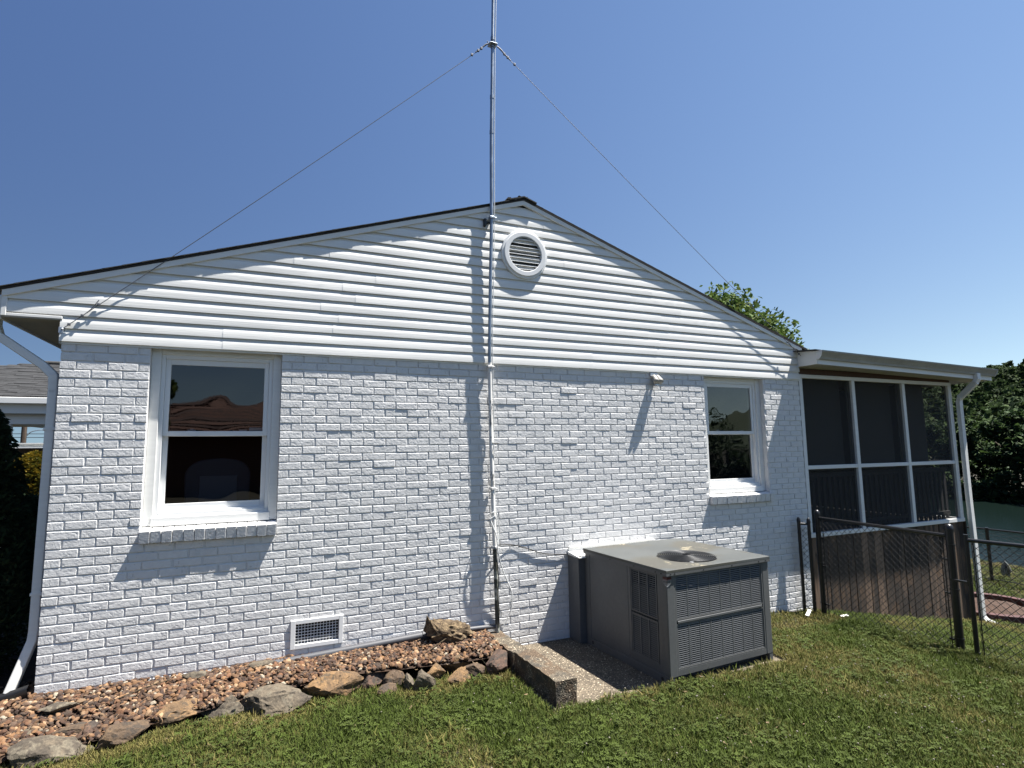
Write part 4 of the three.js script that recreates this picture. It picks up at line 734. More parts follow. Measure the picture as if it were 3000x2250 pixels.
// ---------------------------------------------------------------- black chain link fence
const FX = 7.94;
function fencePost(x, z, y0, y1, r, label) {
  const t = thing('fence_post', label, 'fence post', [x, y0, z], 'posts of the black chain link fence');
  part('pipe', rod([0, -0.1, 0], [0, y1 - y0 - 0.02, 0], r, 14), M.blackVinyl, t);
  const g = new THREE.LatheGeometry([[r * 1.14, 0], [r * 1.18, 0.02], [r * 1.0, 0.045], [r * 0.55, 0.062], [0, 0.066]].map((q) => new THREE.Vector2(...q)), 16); g.translate(0, y1 - y0 - 0.035, 0);
  part('cap', uvBox(flat(g)), M.blackVinyl, t);
  for (const k of [0.12, 0.5, 0.85]) part('band', rod([0, (y1 - y0) * k, 0], [0, (y1 - y0) * k + 0.018, 0], r * 1.16, 14), M.blackVinyl, t);
}
function chain(a, b, yb, yt, pitch = 0.036) { // woven wire between two points in plan; yb, yt give bottom and top height along it
  const A = V(a[0], 0, a[1]), B = V(b[0], 0, b[1]), L = A.distanceTo(B), d = B.clone().sub(A).normalize(), n = new THREE.Vector3(-d.z, 0, d.x), o = [];
  const cols = Math.round(L / pitch), pw = L / cols, ph = 0.036;
  for (let c = -1; c <= cols; c++) {
    const pts = [];
    for (let k = 0; k < 60; k++) {
      const s = clamp((c + ((k + c + 2) % 2 ? 1 : 0)) * pw, 0, L);
      const y = yb(s / L) + k * ph; if (y > yt(s / L)) break;
      pts.push(A.clone().addScaledVector(d, s).add(V(0, y, 0)).addScaledVector(n, (k % 2 ? 0.0025 : -0.0025)));
    }
    for (let i = 0; i < pts.length - 1; i++) { if (pts[i].distanceTo(pts[i + 1]) < 0.01) continue; o.push(rod(pts[i].toArray(), pts[i + 1].toArray(), 0.0026, 4)); }
  }
  return join(o);
}
{
  fencePost(7.715, 0.085, -0.28, 0.865, 0.02, 'thin black fence post closest to the white brick');
  fencePost(7.80, 0.16, -0.29, 0.86, 0.02, 'thin black fence post second from the white brick');
  fencePost(7.925, 0.19, -0.31, 0.955, 0.031, 'thick black fence post next to the house corner, before the porch');
  fencePost(FX, 1.69, -0.31, 0.955, 0.037, 'thick black fence post beside the gate latch, nearest the lawn');
  const p0 = thing('chain_link_fence', 'narrow strip of black chain link between the two thin posts at the wall', 'fence panel', [0, 0, 0]);
  part('wire_mesh', chain([7.72, 0.09], [7.795, 0.155], () => -0.24, () => 0.8, 0.035), M.mesh, p0);
  part('top_rail', rod([7.715, 0.815, 0.085], [7.8, 0.81, 0.16], 0.014, 10), M.blackVinyl, p0);
  const p1 = thing('chain_link_fence', 'black chain link fence panel between the two thick posts in front of the porch', 'fence panel', [0, 0, 0]);
  const g0 = [7.93, 0.22], g1 = [FX, 1.655];
  const top = (t) => lerp(0.885, 0.862, t), bot = (t) => ground(lerp(g0[0], g1[0], t), lerp(g0[1], g1[1], t)) + 0.015;
  part('wire_mesh', chain(g0, g1, bot, (t) => top(t) + 0.02), M.mesh, p1);
  part('top_rail', rod([7.925, 0.885, 0.19], [FX, 0.862, 1.69], 0.0195, 12), M.blackVinyl, p1);
  part('tension_bar', rod([7.935, -0.29, 0.25], [7.935, 0.86, 0.25], 0.006, 6), M.blackVinyl, p1); part('tension_bar', rod([FX, -0.29, 1.62], [FX, 0.84, 1.62], 0.006, 6), M.blackVinyl, p1);
  part('brace_band', [0.1, 0.5, 0.8].flatMap((k) => [bx(7.92, lerp(-0.29, 0.86, k), 0.19, 7.945, lerp(-0.29, 0.86, k) + 0.016, 0.27), bx(FX - 0.012, lerp(-0.29, 0.84, k), 1.6, FX + 0.012, lerp(-0.29, 0.84, k) + 0.016, 1.69)]), M.blackVinyl, p1);
  const gate = thing('fence_gate', 'black chain link gate leaving the picture at the right edge', 'gate', [0, 0, 0]);
  const q0 = [7.915, 1.85], q1 = [8.12, 2.95];
  part('stile', [rod([q0[0], -0.3, q0[1]], [q0[0], 0.9, q0[1]], 0.021, 12), rod([q1[0], -0.3, q1[1]], [q1[0], 0.9, q1[1]], 0.021, 12)], M.blackVinyl, gate);
  part('gate_rail', [rod([q0[0], 0.845, q0[1]], [q1[0], 0.845, q1[1]], 0.019, 12), rod([q0[0], -0.275, q0[1]], [q1[0], -0.275, q1[1]], 0.019, 12)], M.blackVinyl, gate);
  part('wire_mesh', chain([7.925, 1.89], q1, () => -0.27, () => 0.88), M.mesh, gate);
  part('tension_bar', rod([7.922, -0.27, 1.905], [7.922, 0.84, 1.905], 0.006, 6), M.blackVinyl, gate);
  part('latch', [bx(7.9, 0.42, 1.67, 7.93, 0.44, 1.87, 0.003), bx(7.895, 0.4, 1.83, 7.935, 0.46, 1.86, 0.003)], M.blackVinyl, gate);
  // far fence near the river
  const F = thing('far_fence', 'low black chain link fence at the far edge of the lawn by the river', 'fence', [0, 0, 0]);
  for (const z of [-6.6, -4.2, -1.85, -1.62, 1.3]) part('post', rod([15.2, ground(15.2, z) - 0.1, z], [15.2, ground(15.2, z) + 1.08, z], 0.032, 8), M.blackVinyl, F);
  part('rail', [rod([15.2, 0.02, -6.6], [15.2, 0.02, 1.3], 0.018, 6), rod([15.2, -0.98, -6.6], [15.2, -0.98, 1.3], 0.008, 5)], M.blackVinyl, F);
  part('wire_mesh', chain([15.2, -6.6], [15.2, 1.3], () => -1.0, () => 0.02, 0.11), M.mesh, F);
  // dried leaf bunch caught in the gate mesh
  const lf = []; for (let i = 0; i < 7; i++) { const g = new THREE.PlaneGeometry(0.035, 0.085, 2, 4); const p = g.attributes.position; for (let k = 0; k < p.count; k++) { const y = p.getY(k); p.setX(k, p.getX(k) * (1 - Math.pow(Math.abs(y) / 0.047, 2) * 0.75)); p.setZ(k, 0.012 * Math.sin(y * 40 + i) + 0.2 * p.getX(k) ** 2); } g.translate(0, -0.042, 0); g.rotateZ((i - 3) * 0.27); g.rotateY(rr(-0.8, 0.8) + 1.35); g.translate(rr(-0.006, 0.006), rr(-0.008, 0.008), rr(-0.012, 0.012)); g.computeVertexNormals(); lf.push(flat(g)); }
  lf.push(flat(new THREE.TubeGeometry(new THREE.CatmullRomCurve3([V(0, 0.015, 0), V(0.004, 0.0, 0.012), V(0.008, -0.03, 0.026), V(0.008, -0.055, 0.03)]), 10, 0.004, 6)));
  const rag = single('dried_leaves', join(lf), std({ color: lin(0.2, 0.2, 0.185), roughness: 0.9, side: THREE.DoubleSide }), 'small bunch of grey dried leaves caught in the gate mesh', 'leaves'); rag.position.set(7.985, 0.66, 2.12); rag.scale.setScalar(1.35);
  // garden ring and fragments on the grass
  const ring = thing('garden_ring', 'round red brown garden ring with dark mulch by the porch downspout', 'garden bed', [12.55, ground(12.5, -0.2), -0.35]);
  for (let i = 0; i < 9; i++) { const a0 = i / 9 * Math.PI * 2 + 0.1, a1 = (i + 0.96) / 9 * Math.PI * 2 + 0.1, s = new THREE.Shape(); s.absarc(0, 0, 0.78, a0, a1, false); s.absarc(0, 0, 0.68, a1, a0, true); const g = new THREE.ExtrudeGeometry(s, { depth: 0.16, bevelEnabled: true, bevelSize: 0.01, bevelThickness: 0.01, bevelSegments: 2, curveSegments: 8 }); g.rotateX(-Math.PI / 2); g.translate(0, -0.06, 0); part('ring_segment', uvBox(flat(g)), M.redPlastic, ring); }
  const mound = new THREE.SphereGeometry(0.68, 28, 10, 0, Math.PI * 2, 0, 1.1); mound.scale(1, 0.26, 1); mound.translate(0, -0.06, 0); { const p = mound.attributes.position; for (let i = 0; i < p.count; i++) p.setY(i, p.getY(i) + (n3(p.getX(i) * 9, p.getY(i) * 9, p.getZ(i) * 9, 5) - 0.5) * 0.05); mound.computeVertexNormals(); } part('mulch', uvBox(flat(mound)), M.mulch, ring);
  const chip = (x, z, l, t, label) => { const o = single('paint_chip', bx(-l / 2, 0, -0.02, l / 2, 0.012, 0.02, 0.003), M.debris, label, 'debris'); o.position.set(x, ground(x, z) + 0.045, z); o.rotation.set(0.1, t, 0.15); };
  chip(7.55, 0.27, 0.17, 0.5, 'long white splinter on the dirt at the foot of the fence posts');
  chip(7.98, 0.42, 0.09, -0.3, 'short white chip on the grass inside the fence');
}

// ---------------------------------------------------------------- trees, shrubs
function leaves(list, size, cols, seedN, narrow = 0.6) { // merged leaf faces; list of [x, y, z]
  const P = new Float32Array(list.length * 18), C = new Float32Array(list.length * 18), N = new Float32Array(list.length * 18), v = [V(0, 0, 0), V(0, 0, 0), V(0, 0, 0), V(0, 0, 0)], q = new THREE.Quaternion(), e = new THREE.Euler(), n = V(0, 0, 0);
  list.forEach(([x, y, z], i) => {
    const s = size * (0.6 + 0.8 * hash(i, 1, seedN));
    e.set((hash(i, 2, seedN) - 0.5) * 2.2, hash(i, 3, seedN) * 6.283, (hash(i, 4, seedN) - 0.5) * 1.6); q.setFromEuler(e);
    v[0].set(-s, 0, 0); v[1].set(0, 0.15 * s, s * narrow); v[2].set(s, 0, 0); v[3].set(0, 0.15 * s, -s * narrow);
    v.forEach((a) => a.applyQuaternion(q)); n.set(0, 1, 0).applyQuaternion(q);
    const c = cols[Math.floor(hash(i, 5, seedN) * cols.length)], f = 0.75 + 0.5 * hash(i, 6, seedN);
    [0, 1, 2, 0, 2, 3].forEach((k, j) => { const o = i * 18 + j * 3; P[o] = x + v[k].x; P[o + 1] = y + v[k].y; P[o + 2] = z + v[k].z; C[o] = c[0] * f; C[o + 1] = c[1] * f; C[o + 2] = c[2] * f; N[o] = n.x; N[o + 1] = n.y; N[o + 2] = n.z; });
  });
  const g = new THREE.BufferGeometry();
  g.setAttribute('position', new THREE.BufferAttribute(P, 3)); g.setAttribute('normal', new THREE.BufferAttribute(N, 3)); g.setAttribute('color', new THREE.BufferAttribute(C, 3));
  return g;
}
const foliage = phys({ color: 0xffffff, vertexColors: true, roughness: 0.95, specularIntensity: 0.25, transmission: 0.25, thickness: 0, side: THREE.DoubleSide });
const GREEN = [[0.055, 0.095, 0.022], [0.075, 0.115, 0.025], [0.04, 0.075, 0.02], [0.095, 0.125, 0.03]], DARK = [[0.03, 0.055, 0.018], [0.045, 0.075, 0.02], [0.022, 0.042, 0.016]], GOLD = [[0.2, 0.14, 0.016], [0.14, 0.11, 0.016], [0.07, 0.075, 0.014]], EVER = [[0.02, 0.036, 0.018], [0.028, 0.048, 0.02], [0.014, 0.026, 0.013]];
function crownPts(cx, cy, cz, rx, ry, rz, n, clumps, s, cr = 0.3) {
  const cs = [], out = [];
  for (let i = 0; i < clumps; i++) { const a = hash(i, 1, s) * 6.283, u = hash(i, 2, s) * 2 - 1, r = 0.55 + 0.45 * Math.pow(hash(i, 3, s), 0.6), k = Math.sqrt(1 - u * u); cs.push([cx + rx * r * k * Math.cos(a), cy + ry * r * u, cz + rz * r * k * Math.sin(a), cr * (0.6 + 0.8 * hash(i, 4, s))]); }
  for (let i = 0; i < n; i++) { const c = cs[Math.floor(hash(i, 7, s) * clumps)], a = hash(i, 8, s) * 6.283, u = hash(i, 9, s) * 2 - 1, k = Math.sqrt(1 - u * u), r = c[3] * Math.pow(hash(i, 10, s), 0.4); out.push([c[0] + rx * r * k * Math.cos(a), c[1] + ry * r * u * 0.8, c[2] + rz * r * k * Math.sin(a)]); }
  return out;
}
function tree(name, label, x, z, h, rx, ry, n, size, cols, s, group, clumps = 46) {
  const y0 = ground(x, z), t = thing(name, label, 'tree', [x, y0, z], group);
  const tr = [rod([0, -0.3, 0], [0.1, h * 0.5, 0], h * 0.025, 10, h * 0.016)];
  for (let i = 0; i < 6; i++) { const a = i * 1.1 + s; tr.push(rod([0.06, h * (0.3 + 0.06 * i), 0], [Math.cos(a) * rx * 0.6, h * (0.52 + 0.06 * i), Math.sin(a) * rx * 0.6], h * 0.012, 7, h * 0.004)); }
  part('trunk', tr.map((g) => uvBox(g)), M.bark, t);
  part('crown', leaves(crownPts(0, h - ry, 0, rx, ry, rx, n, clumps, s), size, cols, s), foliage, t);
}
tree('maple_tree', 'leafy green tree showing above the right slope of the roof', 14.3, -9.0, 7.15, 3.4, 3.0, 110000, 0.085, GREEN, 11, null, 130);
[[53.5, -12.5, 6.2, 4.2, 21], [55, -19.2, 6.1, 3.8, 22], [54, -25.5, 5.6, 3.4, 23], [55.5, -32, 6.0, 4.2, 24]].forEach(([x, z, h, r, s], i) =>
  tree('river_tree', ['broad dark tree on the far river bank at the right picture edge', 'round topped tree on the far river bank just right of the porch downspout', 'smaller tree on the far bank seen right behind the porch corner', 'tree on the far bank seen through the right porch screen'][i], x, z, h, r, h * 0.47, 15000, 0.21, DARK, s, 'trees on the far river bank', 44));
{ // undergrowth along the far bank and the wooded hill
  const pts = []; for (let i = 0; i < 52000; i++) { const z = rr(-60, 90); pts.push([rr(50.5, 53.5), -2.7 + Math.pow(rnd(), 1.3) * (2.6 + 1.2 * Math.sin(z * 0.7)) * (z > 0 ? 2.2 : 1), z]); }
  const u = new THREE.Mesh(leaves(pts, 0.24, DARK, 77), foliage); u.name = 'bank_undergrowth'; u.userData = { kind: 'stuff', label: 'dark undergrowth along the far river bank', category: 'undergrowth' }; scene.add(u);
  const hillY = (x, z) => { const a = sstep(x, 150, 370); return -1 + a * (37 + 0.16 * (Math.min(z, 20) + 120) + 9 * (n3(x * 0.012, 0, z * 0.012, 41) - 0.5) + 4 * (n3(x * 0.04, 0, z * 0.04, 42) - 0.5)); };
  const g = new THREE.PlaneGeometry(380, 700, 40, 60); g.rotateX(-Math.PI / 2); g.translate(265, 0, -120); const p = g.attributes.position; for (let i = 0; i < p.count; i++) p.setY(i, hillY(p.getX(i), p.getZ(i)) - 0.4); g.computeVertexNormals();
  struct('hill', uvBox(flat(g)), std({ color: lin(0.03, 0.045, 0.018), roughness: 1 }));
  const blob = leaves(crownPts(0, 0.55, 0, 0.5, 0.5, 0.5, 420, 12, 91, 0.34), 0.085, [[1, 1, 1], [0.8, 0.85, 0.8], [1.15, 1.1, 0.9]], 91);
  const im = new THREE.InstancedMesh(blob, foliage, 4200); im.name = 'hill_forest'; im.userData = { kind: 'stuff', label: 'dense forest covering the hill beyond the river', category: 'forest' };
  const m = new THREE.Matrix4(), q = new THREE.Quaternion(), c = new THREE.Color(); let k = 0;
  while (k < 4200) { const x = rr(150, 385), z = rr(-260, 60); if (rnd() > 0.9) continue; const s = rr(6, 10); q.setFromEuler(new THREE.Euler(0, rnd() * 6, 0)); m.compose(V(x, hillY(x, z) - 2.2, z), q, V(s, s * rr(0.9, 1.3), s)); im.setMatrixAt(k, m); const f = rr(0.6, 1.2); c.setRGB(0.045 * f, 0.07 * f, 0.028 * f); im.setColorAt(k, c); k++; }
  scene.add(im);
}
function bush(name, label, x, z, y0, h, r, n, size, cols, s, cone, cat = 'shrub') {
  const t = thing(name, label, cat, [x, y0, z]), pts = [];
  for (let i = 0; i < n; i++) { const u = hash(i, 1, s), a = hash(i, 2, s) * 6.283, y = u * h, prof = cone ? Math.pow(Math.sin(Math.min(1, (1 - u) * 1.15) * Math.PI / 2), 0.7) * (0.8 + 0.2 * Math.min(1, u * 6)) : Math.sqrt(Math.max(0, 1 - (2 * u - 1) ** 2)); const b = 0.82 + 0.3 * n3(Math.cos(a) * 2.4 + 9, y * 3.2, Math.sin(a) * 2.4 + 9, s), rad = r * prof * b * (0.8 + 0.22 * hash(i, 3, s)); pts.push([Math.cos(a) * rad, y, Math.sin(a) * rad]); }
  part('foliage', leaves(pts, size, cols, s, 0.35), foliage, t);
  const st = []; for (let i = 0; i < 9; i++) { const a = i * 2.4 + s, u = 0.35 + 0.6 * hash(i, 12, s); st.push(rod([0, h * 0.04 * i, 0], [Math.cos(a) * r * 0.7 * (1 - u * 0.5), h * u, Math.sin(a) * r * 0.7 * (1 - u * 0.5)], 0.018, 6, 0.006)); }
  st.push(rod([0, -0.1 - y0, 0], [0, h * 0.85, 0], 0.03, 8, 0.012)); part('stem', st.map((g) => uvBox(g)), M.bark, t);
  part('inner_foliage', leaves(pts.filter((q, i) => i % 2).map(([x1, y1, z1], i) => { const k = 0.25 + 0.6 * hash(i, 13, s); return [x1 * k, y1, z1 * k]; }), size * 1.5, cols, s + 1, 0.45), foliage, t);
}
bush('evergreen_shrub', 'tall dark evergreen shrub beside the left corner downspout', -0.98, -0.75, -0.05, 2.75, 0.76, 22000, 0.03, EVER, 31, true);
bush('evergreen_shrub', 'low dark green shrub at the left picture edge in front of the tall one', -0.92, 0.02, -0.05, 0.85, 0.36, 5000, 0.026, DARK, 32, false);
bush('golden_shrub', 'bright yellow leaved shrub behind the left downspout', -1.58, -5.0, 0.85, 0.98, 0.36, 6000, 0.035, GOLD, 33, false);
bush('evergreen_shrub', 'dark hedge below the yellow shrub left of the house', -1.3, -3.6, -0.05, 1.35, 0.75, 9000, 0.035, EVER, 34, false);

// ---------------------------------------------------------------- carport, shed, utility pole on the left
{
  const C = thing('carport', 'carport with grey shingled hip roof behind the left corner of the house', 'carport', [0, 0, 0]);
  const e0 = [-6.2, 2.8, -7], e1 = [-0.5, 2.8, -7], r0 = [-3.15, 3.78, -10], r1 = [-0.5, 3.78, -10], b0 = [-6.2, 2.8, -13];
  const quad = (a, b, c, d) => { const g = new THREE.BufferGeometry(); g.setAttribute('position', new THREE.Float32BufferAttribute([...a, ...b, ...c, ...a, ...c, ...d], 3)); g.computeVertexNormals(); return g; };
  const roof = part('roof', [uvBox(quad(e0, e1, r1, r0)), uvBox(quad(b0, e0, r0, r0))], M.greyShingle, C);
  const sl = Math.atan2(0.98, 3), n = 22;
  for (let i = 0; i < n; i++) { const t = i / n, z = lerp(-7, -10, t), y = lerp(2.8, 3.78, t), xl = lerp(-6.2, -3.15, t); let x = xl; while (x < -0.5) { const w = rr(0.18, 0.45); const g = bx(0, 0, 0, Math.min(w, -0.5 - x) - 0.006, rr(0.008, 0.02), -0.15); g.rotateX(sl - 0.03); g.translate(x, y + 0.006, z); part('shingle', uvBox(g, rnd(), rnd()), M.greyShingle, roof); x += w; if (roof.children.length > 290) break; } if (roof.children.length > 290) break; }
  part('ridge_cap', rod([r0[0], 3.8, -10], [r1[0], 3.8, -10], 0.05, 8), M.shingle, roof);
  part('gutter', [bx(-6.25, 2.68, -6.98, -0.5, 2.79, -6.86, 0.01)], M.trim, C);
  part('fascia', bx(-6.2, 2.52, -7.02, -0.5, 2.76, -6.99), M.trim, C);
  part('soffit', [bx(-6.1, 2.5, -12.8, -0.5, 2.52, -7.03)], M.soffit, C);
  part('beam', [bx(-6.1, 2.34, -7.3, -0.5, 2.5, -7.14), bx(-2.72, 2.34, -12.6, -2.56, 2.5, -7.31)], M.trim, C);
  for (const [x, z] of [[-2.66, -7.22], [-5.9, -7.22], [-2.66, -12.4], [-5.9, -12.4]]) part('post', bx(x - 0.055, -0.2, z - 0.055, x + 0.055, 2.34, z + 0.055, 0.006), M.trim, C);
  part('downspout', duct([[-2.95, 2.68, -6.92], [-2.95, 2.6, -6.92], [-2.76, 2.36, -7.1], [-2.755, 0.0, -7.12]], 0.07, 0.06), M.trim, C);
  const S = thing('far_shed', 'low dark shed with a white eave seen under the carport', 'shed', [0, 0, 0]);
  part('eave', [bx(-13, 2.02, -20, 1, 2.06, -19.7), bx(-13, 2.06, -20, 1, 2.16, -19.9), bx(-13, 2.16, -20.1, 1, 2.2, -19.75)], M.trim, S);
  part('wall', bx(-12.8, -0.3, -23, 0.8, 2.02, -20.1), M.boards[2], S);
  const U = thing('utility_pole', 'brown wooden utility pole with a street lamp arm seen under the carport', 'utility pole', [-12.65, -0.3, -40]);
  part('pole', rod([0, 0, 0], [0, 6.2, 0], 0.16, 10, 0.13), M.bark, U);
  part('lamp_arm', tube([[0.1, 3.2, 0], [0.35, 3.5, 0], [0.75, 3.62, 0], [1.05, 3.64, 0]], 0.03, 12, 6), M.steel, U);
  part('lamp_head', bx(0.95, 3.58, -0.1, 1.25, 3.68, 0.1, 0.03), M.steel, U);
  for (const [k, y] of [['lower', 2.75], ['upper', 2.98]]) single('power_line', rod([-40, y + 0.3, -40], [30, y - 0.2, -40], 0.02, 5), M.black, k + ' thin power line crossing behind the carport', 'power line', 'power lines');
  tree('distant_tree', 'small distant tree seen under the carport by the corner downspout', -9.4, -38, 3.6, 1.1, 1.1, 3000, 0.09, DARK, 41);
}
{ // furniture just inside the left window
  const hb = thing('headboard', 'dim round topped headboard seen inside the lower pane of the left window', 'headboard', [0, 0, 0]);
  const sh = new THREE.Shape(); sh.moveTo(0.86, 0.5); sh.lineTo(1.3, 0.5); sh.lineTo(1.34, 1.6); sh.quadraticCurveTo(1.33, 1.7, 1.22, 1.73); sh.quadraticCurveTo(1.08, 1.76, 0.94, 1.73); sh.quadraticCurveTo(0.83, 1.7, 0.82, 1.6); sh.lineTo(0.86, 0.5);
  const g = new THREE.ExtrudeGeometry(sh, { depth: 0.04, bevelEnabled: true, bevelSize: 0.012, bevelThickness: 0.012, bevelSegments: 2 }); g.translate(0, 0, -0.62);
  part('panel', uvBox(flat(g)), std({ color: lin(0.16, 0.17, 0.2), roughness: 0.6 }), hb);
  part('inset', bx(0.93, 0.7, -0.568, 1.24, 1.6, -0.556, 0.004), std({ color: lin(0.3, 0.32, 0.36), roughness: 0.5 }), hb);
}
// house across the lawn behind the camera, mirrored in the left window
{
  const H = thing('neighbour_house', 'neighbouring brick house with brown hip roof, mirrored in the left window', 'house', [0, 0, 0]);
  part('wall', bx(-11, -0.4, 24, 7, 2.5, 33), std({ color: lin(0.16, 0.07, 0.045), roughness: 0.9 }), H);
  const q = (...v) => { const g = new THREE.BufferGeometry(); g.setAttribute('position', new THREE.Float32BufferAttribute(v.flat(), 3)); g.computeVertexNormals(); return uvBox(g); };
  for (let i = 0; i < 9; i++) { const t = i / 9, g = bx(lerp(-11.3, -6.1, t), 0, 0, lerp(7.3, 4.4, t), 0.12, 0.42); g.rotateX(-0.33); g.translate(0, lerp(2.47, 4.3, t), lerp(23.5, 28.4, t)); part('tile_course', g, std({ color: lin(i % 2 ? 0.1 : 0.05, i % 2 ? 0.05 : 0.026, i % 2 ? 0.035 : 0.02), roughness: 0.9 }), H); }
  const A = [-11.5, 2.45, 23.5], B = [7.5, 2.45, 23.5], Cc = [7.5, 2.45, 33.5], Dd = [-11.5, 2.45, 33.5], R0 = [-6, 4.15, 28.5], R1 = [4.5, 4.6, 28.5];
  part('roof', [q(A, R0, R1), q(A, R1, B), q(B, R1, Cc), q(Cc, R1, R0), q(Cc, R0, Dd), q(Dd, R0, A)], std({ map: tex(256, 1.6, (u, v) => { const s = Math.abs(((v * 4) % 1) - 0.5) < 0.4 ? 1 : 0.4, a = fbm(u, v, 16, 16, 3, 471); return [0.3 * s * (0.7 + 0.6 * a), 0.2 * s * (0.7 + 0.6 * a), 0.16 * s * (0.7 + 0.6 * a)]; }), roughness: 0.9, side: THREE.DoubleSide }), H);
  tree('yard_tree', 'tree behind the camera mirrored at the left of the left window', -2.2, 16, 4.3, 0.8, 1.0, 7000, 0.07, GREEN, 42);
}

// ---------------------------------------------------------------- grass and clover
{
  const blade = (x, z, h, w, a, lean) => { // three faces of one curved blade
    const c = Math.cos(a), s = Math.sin(a), px = -s * w, pz = c * w, P = (t, k) => [x + c * lean * t * t + px * k, h * t * (1 - 0.18 * t * lean / 0.03), z + s * lean * t * t + pz * k];
    const a0 = P(0, 1), a1 = P(0, -1), b0 = P(0.55, 0.8), b1 = P(0.55, -0.8), tip = P(1, 0);
    return [...a0, ...a1, ...b0, ...b0, ...a1, ...b1, ...b0, ...b1, ...tip];
  };
  const kinds = [];
  for (let k = 0; k < 5; k++) {
    const P = []; for (let i = 0; i < 7; i++) { const a = rr(0, 6.283), r = 0.026 * Math.sqrt(rnd()); P.push(...blade(Math.cos(a) * r, Math.sin(a) * r, rr(0.02, 0.05), rr(0.0016, 0.0036), rr(0, 6.283), rr(0.01, 0.036))); }
    const g = new THREE.BufferGeometry(); g.setAttribute('position', new THREE.Float32BufferAttribute(P, 3)); g.computeVertexNormals(); kinds.push(g);
  }
  const mat = phys({ color: 0xffffff, roughness: 0.9, specularIntensity: 0.3, transmission: 0.2, thickness: 0, side: THREE.DoubleSide });
  camera.updateMatrixWorld(true); const view = camera.matrixWorld.clone().invert(), ty = Math.tan(THREE.MathUtils.degToRad(camera.fov / 2)), p = V(0, 0, 0);
  const shown = (x, y, z) => { p.set(x, y, z).applyMatrix4(view); if (p.z > -0.2) return 0; const u = Math.abs(p.x / -p.z) / (ty * 4 / 3), w = p.y / -p.z / ty; return u < 1.35 && w > -1.55 ? -p.z : 0; };
  const lists = kinds.map(() => []), flowers = [];
  const add = (x, z, density) => {
    const y = ground(x, z);
    const d = shown(x, y, z); if (!d) return;
    if (x < 3.5 && z < bedEdge(Math.max(x, -0.6)) + 0.05) return;
    if (x > 3.44 && x < 5.9 && z < 1.4 + 0.05 * n3(x * 4, 0, 0, 9)) return;
    if (z < 0.02 && x > -1 && x < 11.5) return;
    if (Math.hypot(x - 12.55, z + 0.35) < 0.86) return;
    const patch = n3(x * 0.8, 0, z * 0.8, 51) * 0.6 + n3(x * 2.6, 0, z * 2.6, 52) * 0.4, bare = (x > 5.9 && z < 0.5 + 0.25 * n3(x * 3, 0, 0, 54) && x < 8) ? 0.95 : sstep(n3(x * 1.5, 0, z * 1.5, 53), 0.7, 0.85) * 0.5;
    if (rnd() < bare * 0.75) return;
    const nearStone = x < 3.5 && z < bedEdge(x) + 0.3 ? 0.35 : 0;
    lists[Math.floor(rnd() * 5)].push([x, y, z, clamp(patch + nearStone * 0.8 + bare * 0.55 + (x > 4.5 && z > 1.4 ? 0.06 : 0), 0, 1), rr(0.75, 1.35) * (1 + 0.25 * (0.5 - patch)) * (rnd() < 0.025 ? 1.7 : 1)]);
    if (rnd() < 0.006 && x > 2.2 && z > 0.9) flowers.push([x, y, z]);
  };
  for (let i = 0; i < 150000; i++) add(rr(-0.6, 8.6), 0.02 + 4.1 * Math.pow(rnd(), 0.9));
  for (let i = 0; i < 26000; i++) add(rr(7.9, 11.5), rr(0.02, 3));
  for (let i = 0; i < 34000; i++) add(rr(11.2, 18.2), rr(-6, 3));
  for (let i = 0; i < 9000; i++) add(rr(-6, 0), rr(-9, -0.2));
  const root = new THREE.Group(); root.name = 'grass'; root.userData = { kind: 'stuff', label: 'mown grass of the lawn, green with dry straw coloured patches', category: 'grass' }; scene.add(root);
  const m = new THREE.Matrix4(), q = new THREE.Quaternion(), c = new THREE.Color();
  lists.forEach((l, k) => {
    const im = new THREE.InstancedMesh(kinds[k], mat, l.length); im.name = 'grass_tufts'; im.userData.kind = 'stuff';
    l.forEach(([x, y, z, dry, s], i) => {
      q.setFromEuler(new THREE.Euler(rr(-0.15, 0.15), rnd() * 6.283, rr(-0.15, 0.15))); const far = x > 9 ? 1.4 : 1;
      m.compose(V(x, y - 0.003, z), q, V(s * far, s, s * far)); im.setMatrixAt(i, m);
      const t = sstep(dry + rr(-0.25, 0.25), 0.5, 1.0), f = rr(0.7, 1.2);
      c.setRGB(lerp(0.056, 0.165, t) * f, lerp(0.08, 0.14, t) * f, lerp(0.012, 0.046, t) * f); im.setColorAt(i, c);
    });
    root.add(im);
  });
  { // clover leaves between the blades, and leaf litter on the gravel
    const P = []; for (let l = 0; l < 4; l++) { const bx0 = Math.cos(l * 1.7) * 0.012, bz0 = Math.sin(l * 1.7) * 0.012, by = 0.016 + 0.008 * l; for (let k = 0; k < 3; k++) { const a = k * 2.094 + l, c1 = Math.cos(a), s1 = Math.sin(a), w = 0.0052, r = 0.011; const q = (u, t, h) => [bx0 + c1 * u - s1 * t, by + h, bz0 + s1 * u + c1 * t]; const o = q(0.001, 0, 0), e1 = q(r * 0.6, w, 0.002), e2 = q(r, w * 0.5, 0.001), e3 = q(r, -w * 0.5, 0.001), e4 = q(r * 0.6, -w, 0.002); P.push(...o, ...e1, ...e2, ...o, ...e2, ...e3, ...o, ...e3, ...e4); } }
    const g = new THREE.BufferGeometry(); g.setAttribute('position', new THREE.Float32BufferAttribute(P, 3)); g.computeVertexNormals();
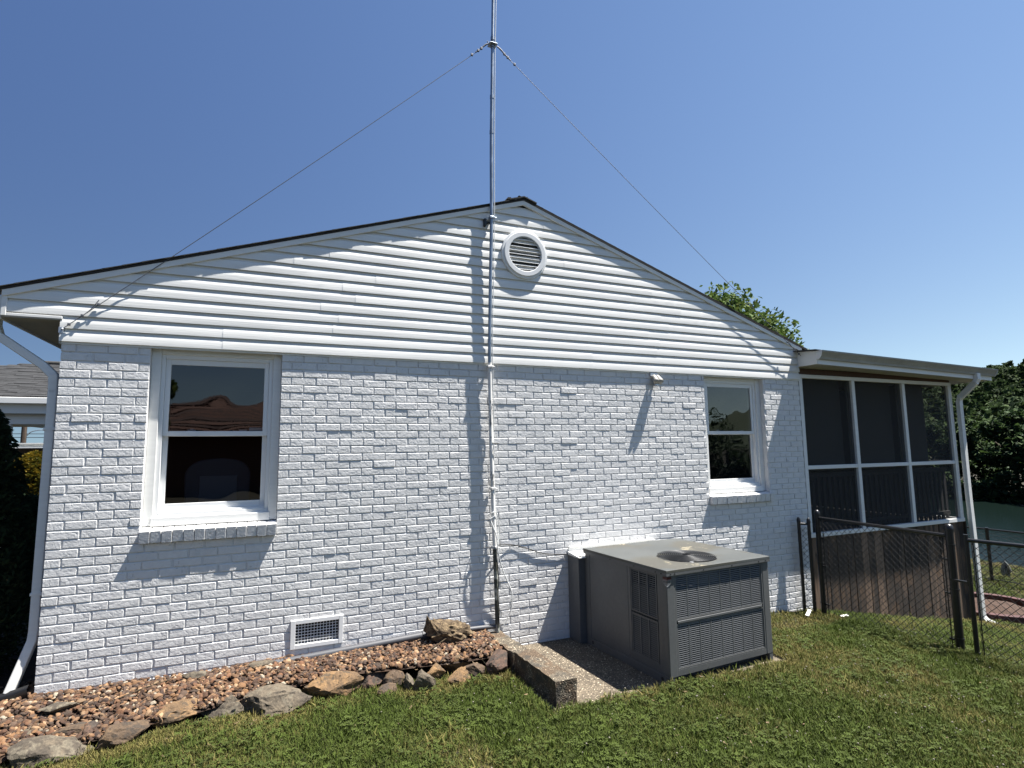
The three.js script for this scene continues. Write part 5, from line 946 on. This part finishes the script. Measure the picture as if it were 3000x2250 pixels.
    const L = []; for (let i = 0; i < 60000 && L.length < 3800; i++) { const x = rr(0.2, 8.4), z = 0.6 + 3.4 * rnd(); if (n3(x * 3.7, 0, z * 3.7, 57) < 0.25 + 0.6 * rnd()) continue; const y = ground(x, z); if (!shown(x, y, z)) continue; if (x < 3.5 && z < bedEdge(x) + 0.06) continue; if (x > 3.4 && x < 5.9 && z < 1.45) continue; L.push([x, y, z]); }
    const cl = new THREE.InstancedMesh(g, mat, L.length); cl.name = 'clover_leaves'; cl.userData = { kind: 'stuff', label: 'patches of small round clover leaves among the grass', category: 'clover' };
    L.forEach(([x, y, z], i) => { const k = rr(0.8, 1.5), f = rr(0.7, 1.2); q.setFromEuler(new THREE.Euler(rr(-0.3, 0.3), rnd() * 6.283, rr(-0.3, 0.3))); m.compose(V(x, y, z), q, V(k, k, k)); cl.setMatrixAt(i, m); c.setRGB(0.05 * f, 0.07 * f, 0.011 * f); cl.setColorAt(i, c); });
    scene.add(cl);
    const lg = new THREE.PlaneGeometry(1, 0.5, 2, 2); lg.rotateX(-Math.PI / 2); { const pp = lg.attributes.position; for (let i = 0; i < pp.count; i++) { pp.setY(i, 0.25 * pp.getX(i) ** 2 + 0.5 * pp.getZ(i) ** 2); pp.setZ(i, pp.getZ(i) * (1 - 1.5 * pp.getX(i) ** 2)); } lg.computeVertexNormals(); }
    const lt = new THREE.InstancedMesh(lg, std({ color: 0xffffff, roughness: 0.9, side: THREE.DoubleSide }), 420); lt.name = 'leaf_litter'; lt.userData = { kind: 'stuff', label: 'bits of dry leaf and straw scattered on gravel and lawn', category: 'leaf litter' };
    for (let i = 0; i < 420; i++) { const bed = i < 170, x = bed ? rr(-0.3, 3.4) : rr(0.2, 8), z = bed ? rr(0.03, bedEdge(x) + 0.1) : rr(0.7, 3.6), y = (bed ? bedY(x, z) + 0.022 : ground(x, z) + (x > 3.45 && x < 5.9 && z < 1.4 ? 0.06 : 0.03)), k = rr(0.01, 0.035); q.setFromEuler(new THREE.Euler(rr(-0.5, 0.5), rnd() * 6.283, rr(-0.5, 0.5))); m.compose(V(x, y, z), q, V(k, k, k * rr(0.3, 1.2))); lt.setMatrixAt(i, m); const f = rr(0.5, 1.2); c.setRGB(0.16 * f, 0.11 * f, 0.06 * f); lt.setColorAt(i, c); }
    scene.add(lt);
  }
  const fg = new THREE.IcosahedronGeometry(0.0058, 1); fg.scale(1, 0.85, 1);
  const fl = new THREE.InstancedMesh(uvBox(flat(fg)), std({ color: lin(0.17, 0.155, 0.12), roughness: 0.9 }), flowers.length); fl.name = 'clover_flowers'; fl.userData = { kind: 'stuff', label: 'tiny white clover flowers scattered in the lawn', category: 'clover' };
  flowers.forEach(([x, y, z], i) => { const s = rr(0.6, 1.15); m.compose(V(x, y + rr(0.04, 0.06), z), q.identity(), V(s, s, s)); fl.setMatrixAt(i, m); });
  scene.add(fl);
}

scene.traverse((o) => { if (o.isMesh) { o.castShadow = true; o.receiveShadow = true; } });
renderer.render(scene, camera);
